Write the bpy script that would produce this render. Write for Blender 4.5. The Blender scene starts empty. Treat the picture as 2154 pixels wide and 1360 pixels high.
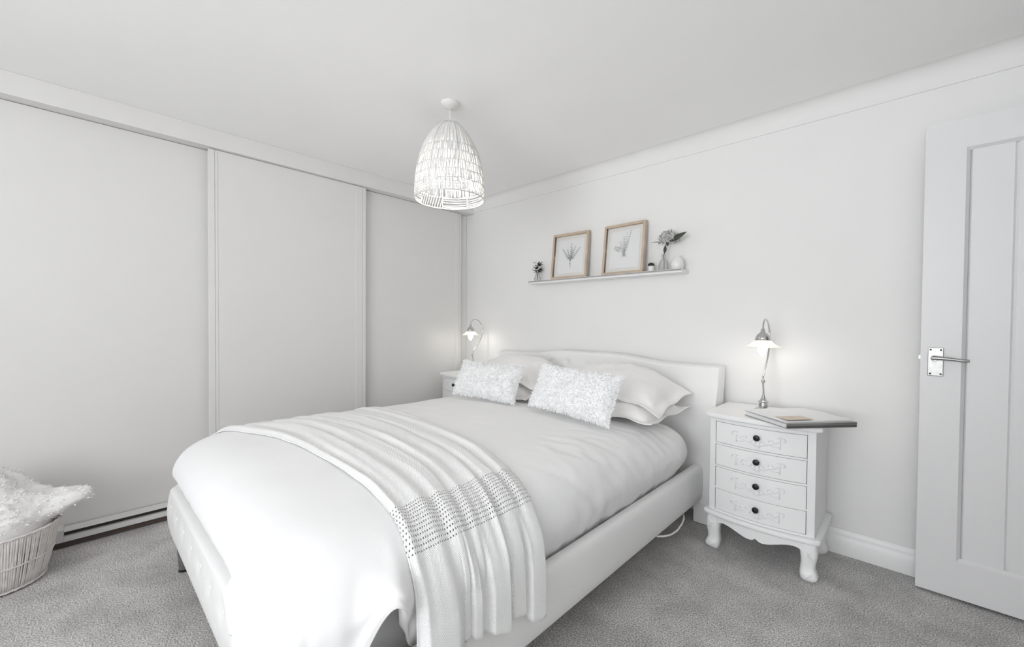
import bpy, bmesh, math, random
from mathutils import Vector, Matrix, noise
S = bpy.context.scene
C = S.collection
PI = math.pi
sin, cos = math.sin, math.cos
rnd = random.Random(7)

# ------------------------------------------------------------------ camera
cam = bpy.data.objects.new('camera', bpy.data.cameras.new('camera'))
C.objects.link(cam)
YAW, PIT, ROLL, FPX, CYPX = 0.762344673, 0.017629, 0.00754432, 869.15, 693.535
_F = Vector((-sin(YAW) * cos(PIT), cos(YAW) * cos(PIT), -sin(PIT)))
_R = Vector((cos(YAW), sin(YAW), 0))
_U = _R.cross(_F)
_r = cos(ROLL) * _R + sin(ROLL) * _U
_u = cos(ROLL) * _U - sin(ROLL) * _R
cam.matrix_world = Matrix(((_r.x, _u.x, -_F.x, 0), (_r.y, _u.y, -_F.y, 0), (_r.z, _u.z, -_F.z, 1.15), (0, 0, 0, 1)))
cam.data.sensor_width = 36
cam.data.lens = 36 * FPX / 2154
cam.data.shift_y = (CYPX - 680) / 2154
cam.data.clip_start = 0.02
S.camera = cam

# ------------------------------------------------------------------ light
SKY_LOW, SKY_HIGH = 9.6, 7.0
W = bpy.data.worlds.new('overcast_sky')
S.world = W
W.use_nodes = True
bg = W.node_tree.nodes['Background']
bg.inputs[0].default_value = (0.955, 0.975, 1.0, 1)
bg.inputs[1].default_value = 1.0
_nt = W.node_tree
_tc = _nt.nodes.new('ShaderNodeTexCoord')
_sx = _nt.nodes.new('ShaderNodeSeparateXYZ')
_nt.links.new(_tc.outputs['Generated'], _sx.inputs[0])
_mr = _nt.nodes.new('ShaderNodeMapRange')           # added bright ground glow below to lift the ceiling, softer overcast above
_mr.inputs['From Min'].default_value = -0.12
_mr.inputs['From Max'].default_value = 0.12
_mr.inputs['To Min'].default_value = SKY_LOW
_mr.inputs['To Max'].default_value = SKY_HIGH
_nt.links.new(_sx.outputs['Z'], _mr.inputs['Value'])
_nt.links.new(_mr.outputs[0], bg.inputs[1])
WX0, WX1, WZ0, WZ1, WY = -1.6, 0.6, 0.6, 2.14, -2.2      # the window behind the camera
po = bpy.data.objects.new('window_daylight', bpy.data.lights.new('window_daylight', 'AREA'))
C.objects.link(po)
po.data.shape = 'RECTANGLE'
po.data.size = WX1 - WX0
po.data.size_y = WZ1 - WZ0
po.data.cycles.is_portal = True
po.location = ((WX0 + WX1) / 2, WY - 0.02, (WZ0 + WZ1) / 2)
po.rotation_euler = (PI / 2, 0, 0)
PENDANT_W, BULB = 3.0, 28.0
V = S.view_settings
V.view_transform = 'Standard'
V.look = 'None'
V.gamma = 1
V.use_curve_mapping = False
V.exposure = 0.11
S.cycles.use_denoising = True
S.cycles.max_bounces = 16
S.cycles.diffuse_bounces = 10
S.cycles.transparent_max_bounces = 16

# ------------------------------------------------------------------ helpers
def mat(name, col, rough=0.6, metal=0.0, bump=0.0, bscale=60, var=0.0, vscale=8, sheen=0.0, spec=0.5, col2=None, extra=None):
    m = bpy.data.materials.new(name)
    m.use_nodes = True
    nt = m.node_tree
    b = nt.nodes['Principled BSDF']
    b.inputs['Base Color'].default_value = (*col, 1)
    b.inputs['Roughness'].default_value = rough
    b.inputs['Metallic'].default_value = metal
    b.inputs['Specular IOR Level'].default_value = spec
    if sheen:
        b.inputs['Sheen Weight'].default_value = sheen
        b.inputs['Sheen Roughness'].default_value = 0.5
    tc = nt.nodes.new('ShaderNodeTexCoord')
    if var or col2:
        n = nt.nodes.new('ShaderNodeTexNoise')
        n.inputs['Scale'].default_value = vscale
        n.inputs['Detail'].default_value = 4
        nt.links.new(tc.outputs['Object'], n.inputs['Vector'])
        r = nt.nodes.new('ShaderNodeValToRGB')
        c2 = col2 or tuple(c * (1 - var) for c in col)
        r.color_ramp.elements[0].position = 0.3
        r.color_ramp.elements[1].position = 0.7
        r.color_ramp.elements[0].color = (*c2, 1)
        r.color_ramp.elements[1].color = (*col, 1)
        nt.links.new(n.outputs['Fac'], r.inputs[0])
        nt.links.new(r.outputs[0], b.inputs['Base Color'])
    if bump:
        n2 = nt.nodes.new('ShaderNodeTexNoise')
        n2.inputs['Scale'].default_value = bscale
        n2.inputs['Detail'].default_value = 3
        nt.links.new(tc.outputs['Object'], n2.inputs['Vector'])
        bp = nt.nodes.new('ShaderNodeBump')
        bp.inputs['Strength'].default_value = bump
        bp.inputs['Distance'].default_value = 0.004
        nt.links.new(n2.outputs['Fac'], bp.inputs['Height'])
        nt.links.new(bp.outputs[0], b.inputs['Normal'])
    return m

class MB:
    """collects geometry for one mesh"""
    def __init__(s):
        s.v, s.f, s.uv = [], [], {}
    def add(s, vs, fs):
        o = len(s.v)
        s.v += [tuple(p) for p in vs]
        s.f += [tuple(i + o for i in f) for f in fs]
        return o
    def box(s, x0, x1, y0, y1, z0, z1):
        x0, x1 = sorted((x0, x1)); y0, y1 = sorted((y0, y1)); z0, z1 = sorted((z0, z1))
        s.add([(x0, y0, z0), (x1, y0, z0), (x1, y1, z0), (x0, y1, z0), (x0, y0, z1), (x1, y0, z1), (x1, y1, z1), (x0, y1, z1)],
              [(0, 3, 2, 1), (4, 5, 6, 7), (0, 1, 5, 4), (1, 2, 6, 5), (2, 3, 7, 6), (3, 0, 4, 7)])
        return s
    def prism(s, poly, z0, z1, axis='z'):
        n = len(poly)
        def P(a, b, c):
            return (a, b, c) if axis == 'z' else ((a, c, b) if axis == 'y' else (c, a, b))
        vs = [P(a, b, z0) for a, b in poly] + [P(a, b, z1) for a, b in poly]
        fs = [tuple(range(n))[::-1], tuple(range(n, 2 * n))] + [(i, (i + 1) % n, n + (i + 1) % n, n + i) for i in range(n)]
        s.add(vs, fs)
        return s
    def grid(s, rows, closed_u=False, closed_v=False):
        """rows: list of lists of points"""
        nu, nv = len(rows[0]), len(rows)
        fs = []
        for j in range(nv if closed_v else nv - 1):
            for i in range(nu if closed_u else nu - 1):
                a, b = j * nu + i, j * nu + (i + 1) % nu
                c, d = ((j + 1) % nv) * nu + (i + 1) % nu, ((j + 1) % nv) * nu + i
                fs.append((a, b, c, d))
        return s.add([p for r in rows for p in r], fs)
    def lathe(s, prof, n=32, at=(0, 0, 0), cap=True, axis='z'):
        rows = []
        for r, z in prof:
            row = []
            for i in range(n):
                a = 2 * PI * i / n
                p = (r * cos(a), r * sin(a), z)
                if axis == 'y':
                    p = (p[0], -p[2], p[1])
                elif axis == 'x':
                    p = (p[2], p[0], p[1])
                row.append((at[0] + p[0], at[1] + p[1], at[2] + p[2]))
            rows.append(row)
        o = s.grid(rows, closed_u=True)
        if cap:
            L = len(rows)
            s.f.append(tuple(o + i for i in range(n))[::-1])
            s.f.append(tuple(o + (L - 1) * n + i for i in range(n)))
        return s
    def tube(s, pts, r, n=8, closed=False, cap=True):
        P = [Vector(p) for p in pts]
        L = len(P)
        rad = r if isinstance(r, (list, tuple)) else [r] * L
        T = []
        for i in range(L):
            a = P[(i - 1) % L] if (closed or i > 0) else P[i]
            b = P[(i + 1) % L] if (closed or i < L - 1) else P[i]
            T.append((b - a).normalized() if (b - a).length > 1e-9 else Vector((0, 0, 1)))
        up = Vector((0, 0, 1)) if abs(T[0].z) < 0.9 else Vector((1, 0, 0))
        N = (up - T[0] * up.dot(T[0])).normalized()
        rows = []
        for i in range(L):
            N = (N - T[i] * N.dot(T[i])).normalized()
            B = T[i].cross(N)
            rows.append([tuple(P[i] + (N * cos(2 * PI * k / n) + B * sin(2 * PI * k / n)) * rad[i]) for k in range(n)])
        o = s.grid(rows, closed_u=True, closed_v=closed)
        if cap and not closed:
            s.f.append(tuple(o + k for k in range(n))[::-1])
            s.f.append(tuple(o + (L - 1) * n + k for k in range(n)))
        return s
    def blob(s, c, rx, ry, rz, n=12, m=8, nz=0.0):
        prof = []
        for j in range(m + 1):
            t = PI * j / m
            row = []
            for i in range(n):
                a = 2 * PI * i / n
                d = Vector((sin(t) * cos(a), sin(t) * sin(a), -cos(t)))
                k = 1 + nz * noise.noise(d * 2.3 + Vector(c) * 9)
                row.append((c[0] + d.x * rx * k, c[1] + d.y * ry * k, c[2] + d.z * rz * k))
            prof.append(row)
        s.grid(prof, closed_u=True)
        return s
    def build(s, name, m, parent=None, smooth=False, bevel=0, seg=2, solid=0, soff=-1, sub=0, merge=1e-5, angle=None):
        me = bpy.data.meshes.new(name)
        me.from_pydata(s.v, [], s.f)
        bm = bmesh.new()
        bm.from_mesh(me)
        if merge:
            bmesh.ops.remove_doubles(bm, verts=bm.verts, dist=merge)
        bmesh.ops.dissolve_degenerate(bm, dist=1e-7, edges=bm.edges)
        if not solid:
            bmesh.ops.recalc_face_normals(bm, faces=bm.faces)
        for f in bm.faces:
            f.smooth = smooth
        bm.to_mesh(me)
        bm.free()
        me.materials.append(m)
        o = bpy.data.objects.new(name, me)
        C.objects.link(o)
        if parent:
            o.parent = parent
        if solid:
            md = o.modifiers.new('thickness', 'SOLIDIFY'); md.thickness = solid; md.offset = soff
        if bevel:
            md = o.modifiers.new('bevel', 'BEVEL'); md.width = bevel; md.segments = seg; md.limit_method = 'ANGLE'; md.angle_limit = 0.6
            for p in me.polygons:
                p.use_smooth = True
            md.harden_normals = True
        if sub:
            md = o.modifiers.new('sub', 'SUBSURF'); md.levels = sub; md.render_levels = sub
        if angle:
            md = o.modifiers.new('edges', 'EDGE_SPLIT'); md.split_angle = angle
        return o

def thing(name, label, cat, loc=(0, 0, 0), rz=0, group=None):
    o = bpy.data.objects.new(name, None)
    o.empty_display_size = 0.1
    C.objects.link(o)
    o.location = loc
    o.rotation_euler = (0, 0, rz)
    o['label'] = label
    o['category'] = cat
    if group:
        o['group'] = group
    return o
def tag(o, label, cat, group=None):
    o['label'] = label; o['category'] = cat
    if group: o['group'] = group
    return o
def struct(o, label=None, cat=None):
    o['kind'] = 'structure'
    if label: o['label'] = label
    if cat: o['category'] = cat
    return o
def copy_tree(o, parent=None):
    c = o.copy()
    C.objects.link(c)
    if parent: c.parent = parent
    for ch in list(o.children):
        copy_tree(ch, c)
    return c
def lerp(a, b, t): return a + (b - a) * t
def sstep(a, b, x):
    t = max(0, min(1, (x - a) / (b - a))); return t * t * (3 - 2 * t)
def interp(pts, x):
    if x <= pts[0][0]: return pts[0][1]
    for (a, b), (c, d) in zip(pts, pts[1:]):
        if x <= c:
            t = (x - a) / (c - a); return b + (d - b) * t
    return pts[-1][1]
def sinterp(pts, x):
    """smooth (catmull-rom) interpolation of y over x"""
    n = len(pts)
    if x <= pts[0][0]: return pts[0][1]
    if x >= pts[-1][0]: return pts[-1][1]
    for i in range(n - 1):
        if x <= pts[i + 1][0]:
            x0, y0 = pts[i]; x1, y1 = pts[i + 1]
            ya = pts[i - 1] if i > 0 else None
            yb = pts[i + 2] if i + 2 < n else None
            h = x1 - x0
            m0 = (y1 - ya[1]) / (x1 - ya[0]) if ya else (y1 - y0) / h
            m1 = (yb[1] - y0) / (yb[0] - x0) if yb else (y1 - y0) / h
            t = (x - x0) / h
            return (2*t**3-3*t*t+1)*y0 + (t**3-2*t*t+t)*h*m0 + (-2*t**3+3*t*t)*y1 + (t**3-t*t)*h*m1
def N3(x, y, z): return noise.noise(Vector((x, y, z)))

# ------------------------------------------------------------------ materials
M = {}
M['wall'] = mat('white_wall_paint', (0.81, 0.808, 0.802), 0.75, bump=0.05, bscale=140, var=0.015, vscale=3)
M['ceiling'] = mat('white_ceiling_paint', (0.93, 0.928, 0.924), 0.85, bump=0.05, bscale=120, var=0.01, vscale=3)
M['trim'] = mat('white_gloss_trim', (0.82, 0.822, 0.82), 0.35, var=0.01)
M['doorp'] = mat('white_satin_door_paint', (0.755, 0.755, 0.76), 0.4, bump=0.03, bscale=90, var=0.01)
M['ward'] = mat('white_wardrobe_board', (0.735, 0.728, 0.715), 0.42, bump=0.03, bscale=200, var=0.012, vscale=4)
M['dark'] = mat('dark_track_channel', (0.035, 0.032, 0.03), 0.5, var=0.1)
M['brown'] = mat('dark_brown_plinth', (0.10, 0.075, 0.065), 0.7, var=0.2, vscale=20)
M['leather'] = mat('white_faux_leather', (0.84, 0.84, 0.836), 0.42, bump=0.12, bscale=220, var=0.01)
M['cotton'] = mat('white_cotton', (0.82, 0.82, 0.823), 0.9, bump=0.10, bscale=400, sheen=0.15, spec=0.2, var=0.01)
M['pcase'] = mat('white_pillowcase_cotton', (0.88, 0.872, 0.866), 0.9, bump=0.10, bscale=400, sheen=0.15, spec=0.2, var=0.01)
M['mattress'] = mat('mattress_ticking', (0.75, 0.75, 0.75), 0.9, bump=0.1, bscale=200, var=0.02)
M['fur'] = mat('white_faux_fur', (0.90, 0.905, 0.91), 0.95, bump=0.25, bscale=140, sheen=0.4, spec=0.1, var=0.03, vscale=40)
M['furb'] = mat('ivory_faux_fur', (0.85, 0.84, 0.83), 0.95, bump=0.15, bscale=110, sheen=0.4, spec=0.1, var=0.03, vscale=40)
M['paint'] = mat('white_furniture_paint', (0.87, 0.872, 0.875), 0.38, bump=0.04, bscale=70, var=0.01)
M['knob'] = mat('dark_pewter', (0.035, 0.035, 0.04), 0.35, metal=0.7, var=0.3, vscale=60)
M['chrome'] = mat('polished_chrome', (0.62, 0.62, 0.61), 0.16, metal=1.0, var=0.05, vscale=30)
M['nickel'] = mat('satin_nickel', (0.42, 0.42, 0.41), 0.33, metal=1.0, var=0.2, vscale=60)
M['oak'] = mat('light_oak', (0.58, 0.47, 0.36), 0.55, bump=0.1, bscale=60, col2=(0.48, 0.38, 0.29), vscale=14)
M['paper'] = mat('white_paper', (0.82, 0.825, 0.83), 0.9, var=0.01)
M['mount'] = mat('ivory_mount_board', (0.78, 0.77, 0.74), 0.9, var=0.01)
M['ink'] = mat('sage_grey_ink', (0.33, 0.35, 0.33), 0.9, col2=(0.22, 0.24, 0.22), vscale=50)
M['inkpale'] = mat('pale_grey_ink', (0.52, 0.53, 0.52), 0.9, col2=(0.40, 0.41, 0.40), vscale=50)
M['leaf'] = mat('dark_green_leaf', (0.06, 0.07, 0.045), 0.6, col2=(0.03, 0.035, 0.025), vscale=50)
M['petal'] = mat('off_white_petal', (0.66, 0.67, 0.64), 0.8, col2=(0.42, 0.43, 0.40), vscale=60)
M['ceramic'] = mat('white_glazed_ceramic', (0.80, 0.80, 0.79), 0.25, var=0.01)
M['black'] = mat('black_lacquer', (0.012, 0.012, 0.012), 0.3, var=0.1)
M['rattan'] = mat('white_painted_rattan', (0.74, 0.735, 0.72), 0.6, bump=0.15, bscale=120, var=0.04, vscale=40)
M['wicker'] = mat('whitewashed_wicker', (0.80, 0.77, 0.75), 0.75, bump=0.3, bscale=90, col2=(0.66, 0.62, 0.60), vscale=30)
M['cord'] = mat('white_flex', (0.74, 0.74, 0.72), 0.5, var=0.02)
M['bookgrey'] = mat('grey_book_cover', (0.44, 0.435, 0.425), 0.6, col2=(0.36, 0.355, 0.35), vscale=20)
M['beige'] = mat('beige_printed_cover', (0.66, 0.57, 0.47), 0.6, col2=(0.56, 0.47, 0.38), vscale=20)
M['upvc'] = mat('white_window_frame', (0.82, 0.82, 0.82), 0.35, var=0.01)

def carpet():
    m = mat('grey_twist_carpet', (0.4, 0.4, 0.4), 0.97, spec=0.1, sheen=0.2)
    nt = m.node_tree; b = nt.nodes['Principled BSDF']
    tc = nt.nodes.new('ShaderNodeTexCoord')
    def nz(scale, det, rough=0.5):
        n = nt.nodes.new('ShaderNodeTexNoise')
        n.inputs['Scale'].default_value = scale; n.inputs['Detail'].default_value = det; n.inputs['Roughness'].default_value = rough
        nt.links.new(tc.outputs['Object'], n.inputs['Vector']); return n
    a = nz(190, 5, 0.75); c = nz(5.5, 4, 0.6)
    ra = nt.nodes.new('ShaderNodeValToRGB')
    ra.color_ramp.elements[0].position = 0.41; ra.color_ramp.elements[0].color = (0.22, 0.213, 0.208, 1)
    ra.color_ramp.elements[1].position = 0.59; ra.color_ramp.elements[1].color = (0.92, 0.90, 0.885, 1)
    nt.links.new(a.outputs['Fac'], ra.inputs[0])
    rc = nt.nodes.new('ShaderNodeValToRGB')
    rc.color_ramp.elements[0].position = 0.35; rc.color_ramp.elements[0].color = (0.74, 0.74, 0.74, 1)
    rc.color_ramp.elements[1].position = 0.62; rc.color_ramp.elements[1].color = (1, 1, 1, 1)
    nt.links.new(c.outputs['Fac'], rc.inputs[0])
    mx = nt.nodes.new('ShaderNodeMixRGB'); mx.blend_type = 'MULTIPLY'; mx.inputs[0].default_value = 1
    nt.links.new(ra.outputs[0], mx.inputs[1]); nt.links.new(rc.outputs[0], mx.inputs[2])
    nt.links.new(mx.outputs[0], b.inputs['Base Color'])
    bp = nt.nodes.new('ShaderNodeBump'); bp.inputs['Strength'].default_value = 0.6; bp.inputs['Distance'].default_value = 0.006
    nt.links.new(a.outputs['Fac'], bp.inputs['Height']); nt.links.new(bp.outputs[0], b.inputs['Normal'])
    return m
M['carpet'] = carpet()

def glassy(name, fac_t, tint=(1, 1, 1), white=0.0):
    """thin clear glass: straight-through transparency with a fresnel glint; white adds frosting"""
    m = bpy.data.materials.new(name); m.use_nodes = True
    nt = m.node_tree; nt.nodes.clear()
    out = nt.nodes.new('ShaderNodeOutputMaterial')
    tr = nt.nodes.new('ShaderNodeBsdfTransparent'); tr.inputs[0].default_value = (*tint, 1)
    gl = nt.nodes.new('ShaderNodeBsdfGlossy'); gl.inputs['Roughness'].default_value = 0.04
    lw = nt.nodes.new('ShaderNodeLayerWeight'); lw.inputs[0].default_value = fac_t
    mx = nt.nodes.new('ShaderNodeMixShader')
    nt.links.new(lw.outputs['Facing'], mx.inputs[0]); nt.links.new(tr.outputs[0], mx.inputs[1]); nt.links.new(gl.outputs[0], mx.inputs[2])
    last = mx
    if white:
        tl = nt.nodes.new('ShaderNodeBsdfTranslucent'); tl.inputs[0].default_value = (0.85, 0.84, 0.8, 1)
        df = nt.nodes.new('ShaderNodeBsdfDiffuse'); df.inputs[0].default_value = (0.85, 0.84, 0.8, 1)
        m1 = nt.nodes.new('ShaderNodeMixShader'); m1.inputs[0].default_value = 0.5
        nt.links.new(tl.outputs[0], m1.inputs[1]); nt.links.new(df.outputs[0], m1.inputs[2])
        m2 = nt.nodes.new('ShaderNodeMixShader'); m2.inputs[0].default_value = white
        nt.links.new(mx.outputs[0], m2.inputs[1]); nt.links.new(m1.outputs[0], m2.inputs[2])
        last = m2
    nt.links.new(last.outputs[0], out.inputs[0])
    return m
M['glass'] = glassy('clear_glass', 0.25, (0.965, 0.965, 0.965))
M['pane'] = glassy('window_glass', 0.08, (0.985, 0.985, 0.985))
M['frost'] = glassy('ribbed_frosted_glass', 0.2, (0.95, 0.945, 0.93), 0.5)
def glow(name, col, st):
    m = bpy.data.materials.new(name); m.use_nodes = True
    nt = m.node_tree; nt.nodes.clear()
    out = nt.nodes.new('ShaderNodeOutputMaterial'); e = nt.nodes.new('ShaderNodeEmission')
    e.inputs[0].default_value = (*col, 1); e.inputs[1].default_value = st
    nt.links.new(e.outputs[0], out.inputs[0]); return m
M['bulb'] = glow('lit_bulb', (1.0, 0.955, 0.87), BULB)
M['bulb_big'] = glow('lit_ceiling_bulb', (1.0, 0.95, 0.87), 2)

def knit():
    """knitted cotton: stocking rib with a band of open eyelets; u runs across the bed and down, v along the bed (metres)"""
    m = bpy.data.materials.new('white_knit_with_eyelets'); m.use_nodes = True
    nt = m.node_tree; b = nt.nodes['Principled BSDF']
    b.inputs['Base Color'].default_value = (0.86, 0.86, 0.86, 1); b.inputs['Roughness'].default_value = 0.95
    b.inputs['Sheen Weight'].default_value = 0.2; b.inputs['Specular IOR Level'].default_value = 0.15
    uv = nt.nodes.new('ShaderNodeUVMap'); uv.uv_map = 'knit'
    sp = nt.nodes.new('ShaderNodeSeparateXYZ'); nt.links.new(uv.outputs[0], sp.inputs[0])
    def math_(op, a, bb=None, cc=None):
        n = nt.nodes.new('ShaderNodeMath'); n.operation = op
        for i, q in enumerate((a, bb, cc)):
            if q is None: continue
            if isinstance(q, (int, float)): n.inputs[i].default_value = q
            else: nt.links.new(q, n.inputs[i])
        return n.outputs[0]
    u, v = sp.outputs[0], sp.outputs[1]
    PU, PV = 0.0125, 0.0105
    gu = math_('DIVIDE', u, PU)
    col = math_('FLOOR', gu)
    gv = math_('ADD', math_('DIVIDE', v, PV), math_('MULTIPLY', col, 0.5))
    du_ = math_('SUBTRACT', math_('FRACT', gu), 0.5)
    dv_ = math_('SUBTRACT', math_('FRACT', gv), 0.5)
    rr_ = math_('SQRT', math_('ADD', math_('MULTIPLY', du_, du_), math_('MULTIPLY', dv_, dv_)))
    band = math_('MULTIPLY', math_('GREATER_THAN', u, KN0), math_('LESS_THAN', u, KN1))
    hole = math_('MULTIPLY', math_('LESS_THAN', rr_, 0.21), band)
    prod = math_('SUBTRACT', 1.0, math_('MULTIPLY', math_('MINIMUM', rr_, 0.5), 2.0))
    fine = math_('SINE', math_('MULTIPLY', v, 2 * PI / 0.006))
    fine2 = math_('MULTIPLY', fine, math_('SINE', math_('MULTIPLY', u, 2 * PI / 0.008)))
    h = math_('ADD', math_('MULTIPLY', math_('MULTIPLY', prod, band), -0.9), math_('MULTIPLY', fine2, 0.35))
    bp = nt.nodes.new('ShaderNodeBump'); bp.inputs['Strength'].default_value = 0.6; bp.inputs['Distance'].default_value = 0.003
    nt.links.new(h, bp.inputs['Height']); nt.links.new(bp.outputs[0], b.inputs['Normal'])
    tr = nt.nodes.new('ShaderNodeBsdfTransparent'); mx = nt.nodes.new('ShaderNodeMixShader')
    out = nt.nodes['Material Output']
    nt.links.new(hole, mx.inputs[0]); nt.links.new(b.outputs[0], mx.inputs[1]); nt.links.new(tr.outputs[0], mx.inputs[2])
    nt.links.new(mx.outputs[0], out.inputs[0])
    return m

# ------------------------------------------------------------------ the room
BW, CEIL, RW, LW = 2.645, 2.30, 0.83, -3.70
struct(MB().box(LW, 2.1, WY, BW, -0.08, 0).build('floor', M['carpet']), 'grey speckled twist carpet', 'floor')
struct(MB().box(LW, 2.1, WY - 0.12, BW + 0.12, CEIL, CEIL + 0.1).build('ceiling', M['ceiling']), 'plain white ceiling', 'ceiling')
struct(MB().box(LW, 2.1, BW, BW + 0.12, 0, CEIL).build('wall_back', M['wall']), 'plain white wall behind the bed', 'wall')
struct(MB().box(LW - 0.1, LW, WY, BW, 0, CEIL).build('wall_left', M['wall']), 'wall behind the wardrobe', 'wall')
wr = MB().box(RW, RW + 0.1, WY, 1.72, 0, CEIL)
wr.box(RW, RW + 0.1, 2.56, BW, 0, CEIL).box(RW, RW + 0.1, 1.72, 2.56, 2.03, CEIL)
struct(wr.build('wall_right', M['wall']), 'right wall with the doorway', 'wall')
hw = MB().box(2.1, 2.2, WY, BW, 0, CEIL)
struct(hw.build('wall_hall', M['wall']), 'landing wall beyond the doorway', 'wall')
wf = MB().box(LW, WX0, WY - 0.12, WY, 0, CEIL).box(WX1, 2.1, WY - 0.12, WY, 0, CEIL)
wf.box(WX0, WX1, WY - 0.12, WY, 0, WZ0).box(WX0, WX1, WY - 0.12, WY, WZ1, CEIL)
struct(wf.build('wall_front', M['wall']), 'window wall behind the viewer', 'wall')
win = MB()
t = 0.06
win.box(WX0, WX0 + t, WY - 0.10, WY - 0.04, WZ0, WZ1).box(WX1 - t, WX1, WY - 0.10, WY - 0.04, WZ0, WZ1)
win.box(WX0 + t, WX1 - t, WY - 0.10, WY - 0.04, WZ0, WZ0 + t).box(WX0 + t, WX1 - t, WY - 0.10, WY - 0.04, WZ1 - t, WZ1)
xm = (WX0 + WX1) / 2
win.box(xm - 0.03, xm + 0.03, WY - 0.10, WY - 0.04, WZ0 + t, WZ1 - t)
wo = struct(win.build('window_1', M['upvc'], bevel=0.004), 'white framed window behind the viewer', 'window')
pn = MB().box(WX0 + t, xm - 0.03, WY - 0.073, WY - 0.069, WZ0 + t, WZ1 - t).box(xm + 0.03, WX1 - t, WY - 0.073, WY - 0.069, WZ0 + t, WZ1 - t)
pn.build('pane', M['pane'], wo)
# skirting along the bed wall: flat board with a stepped moulded top
sk = [(0, 0), (-0.016, 0), (-0.016, 0.083), (-0.013, 0.088), (-0.013, 0.10), (-0.008, 0.116), (-0.004, 0.124), (0, 0.124)]
struct(MB().prism([(BW + a, b) for a, b in sk], -2.99, RW, 'x').build('baseboard_back', M['trim'], bevel=0.0015), 'white skirting board along the bed wall', 'skirting board')
struct(MB().prism([(RW + a, b) for a, b in sk], WY, 1.66, 'y').build('baseboard_right', M['trim']), 'white skirting board on the right wall', 'skirting board')
# coving
cv = [(BW, CEIL), (BW, 2.205), (BW - 0.006, 2.205)]
for i in range(11):
    a = PI / 2 * i / 10
    cv.append((BW - 0.008 - 0.064 * (1 - cos(a)), 2.210 + 0.0898 * sin(a)))
struct(MB().prism(cv, LW, RW, 'x').build('trim_1', M['wall'], smooth=True, angle=0.5), 'white coving along the bed wall', 'coving')
# door lining
dl = MB().box(RW - 0.015, RW + 0.115, 1.66, 1.72, 0, 2.07).box(RW - 0.015, RW + 0.115, 1.72, 2.56, 2.015, 2.07).box(RW - 0.015, RW + 0.115, 2.56, 2.60, 0, 2.07)
struct(dl.build('trim_2', M['trim'], bevel=0.004), 'white door lining on the right wall', 'door frame')

# ------------------------------------------------------------------ door leaf standing open in front of the bed wall
DX0, DX1, DY, DZ0, DZ1, DT = 0.046, 0.808, 2.52, 0.013, 2.004, 0.04
door = thing('door_1', 'white cottage style door standing open on the right', 'door')
door['kind'] = 'structure'
PX0, PX1, PZ0, PZ1 = 0.166, 0.688, 0.168, 1.884
lf = MB()
lf.box(DX0, PX0, DY, DY + DT, DZ0, DZ1).box(PX1, DX1, DY, DY + DT, DZ0, DZ1)
lf.box(PX0, PX1, DY, DY + DT, DZ0, PZ0).box(PX0, PX1, DY, DY + DT, PZ1, DZ1)
# bevelled reveal round the sunk panel
rv = 0.012
def ring(x0, x1, z0, z1, y): return [(x0, y, z0), (x1, y, z0), (x1, y, z1), (x0, y, z1)]
lf.grid([ring(PX0, PX1, PZ0, PZ1, DY), ring(PX0 + rv, PX1 - rv, PZ0 + rv, PZ1 - rv, DY + 0.012)], closed_u=True)
lf.build('door_leaf', M['doorp'], door, merge=0)
npl = 4
pw = (PX1 - PX0 - 2 * rv) / npl
pl = MB()
for i in range(npl):       # tongue-and-groove boards with V joints
    a, b = PX0 + rv + i * pw, PX0 + rv + (i + 1) * pw
    g = 0.007
    pl.prism([(a, DY + 0.022), (a, DY + 0.0185), (a + g, DY + 0.0115), (b - g, DY + 0.0115), (b, DY + 0.0185), (b, DY + 0.022)], PZ0 + rv - 0.001, PZ1 - rv + 0.001)
pl.build('boarded_panel', M['doorp'], door)
bk = MB().box(0.068, 0.115, DY - 0.006, DY - 0.0002, 0.937, 1.057)
hd = bk.build('backplate', M['nickel'], door, bevel=0.002)
sc = MB()
for a in (0.076, 0.107):
    for z in (0.946, 1.048):
        sc.lathe([(0.0038, -0.0005), (0.0038, 0.001), (0.002, 0.0022)], 10, (a, DY - 0.006, z), axis='y')
sc.build('screw', M['knob'], hd)
lv = MB().lathe([(0.012, -0.001), (0.012, 0.012), (0.009, 0.03)], 16, (0.088, DY - 0.006, 1.012), axis='y')
lv.tube([(0.080, DY - 0.038, 1.0145), (0.10, DY - 0.040, 1.0145), (0.135, DY - 0.042, 1.0125), (0.165, DY - 0.043, 1.0085), (0.186, DY - 0.042, 1.0085)],
        [0.0085, 0.008, 0.0068, 0.0065, 0.0055], 12)
lv.build('lever_handle', M['nickel'], hd, smooth=True, angle=0.7)
MB().box(DX0 - 0.0006, DX0 + 0.001, DY + 0.009, DY + 0.031, 0.97, 1.05).box(DX0 - 0.006, DX0, DY + 0.014, DY + 0.024, 1.006, 1.022).build('latch', M['nickel'], door)
for z in (0.25, 1.75):
    MB().lathe([(0.007, 0), (0.007, 0.09)], 10, (DX1 + 0.004, DY - 0.004, z)).build('hinge', M['nickel'], door)

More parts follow.
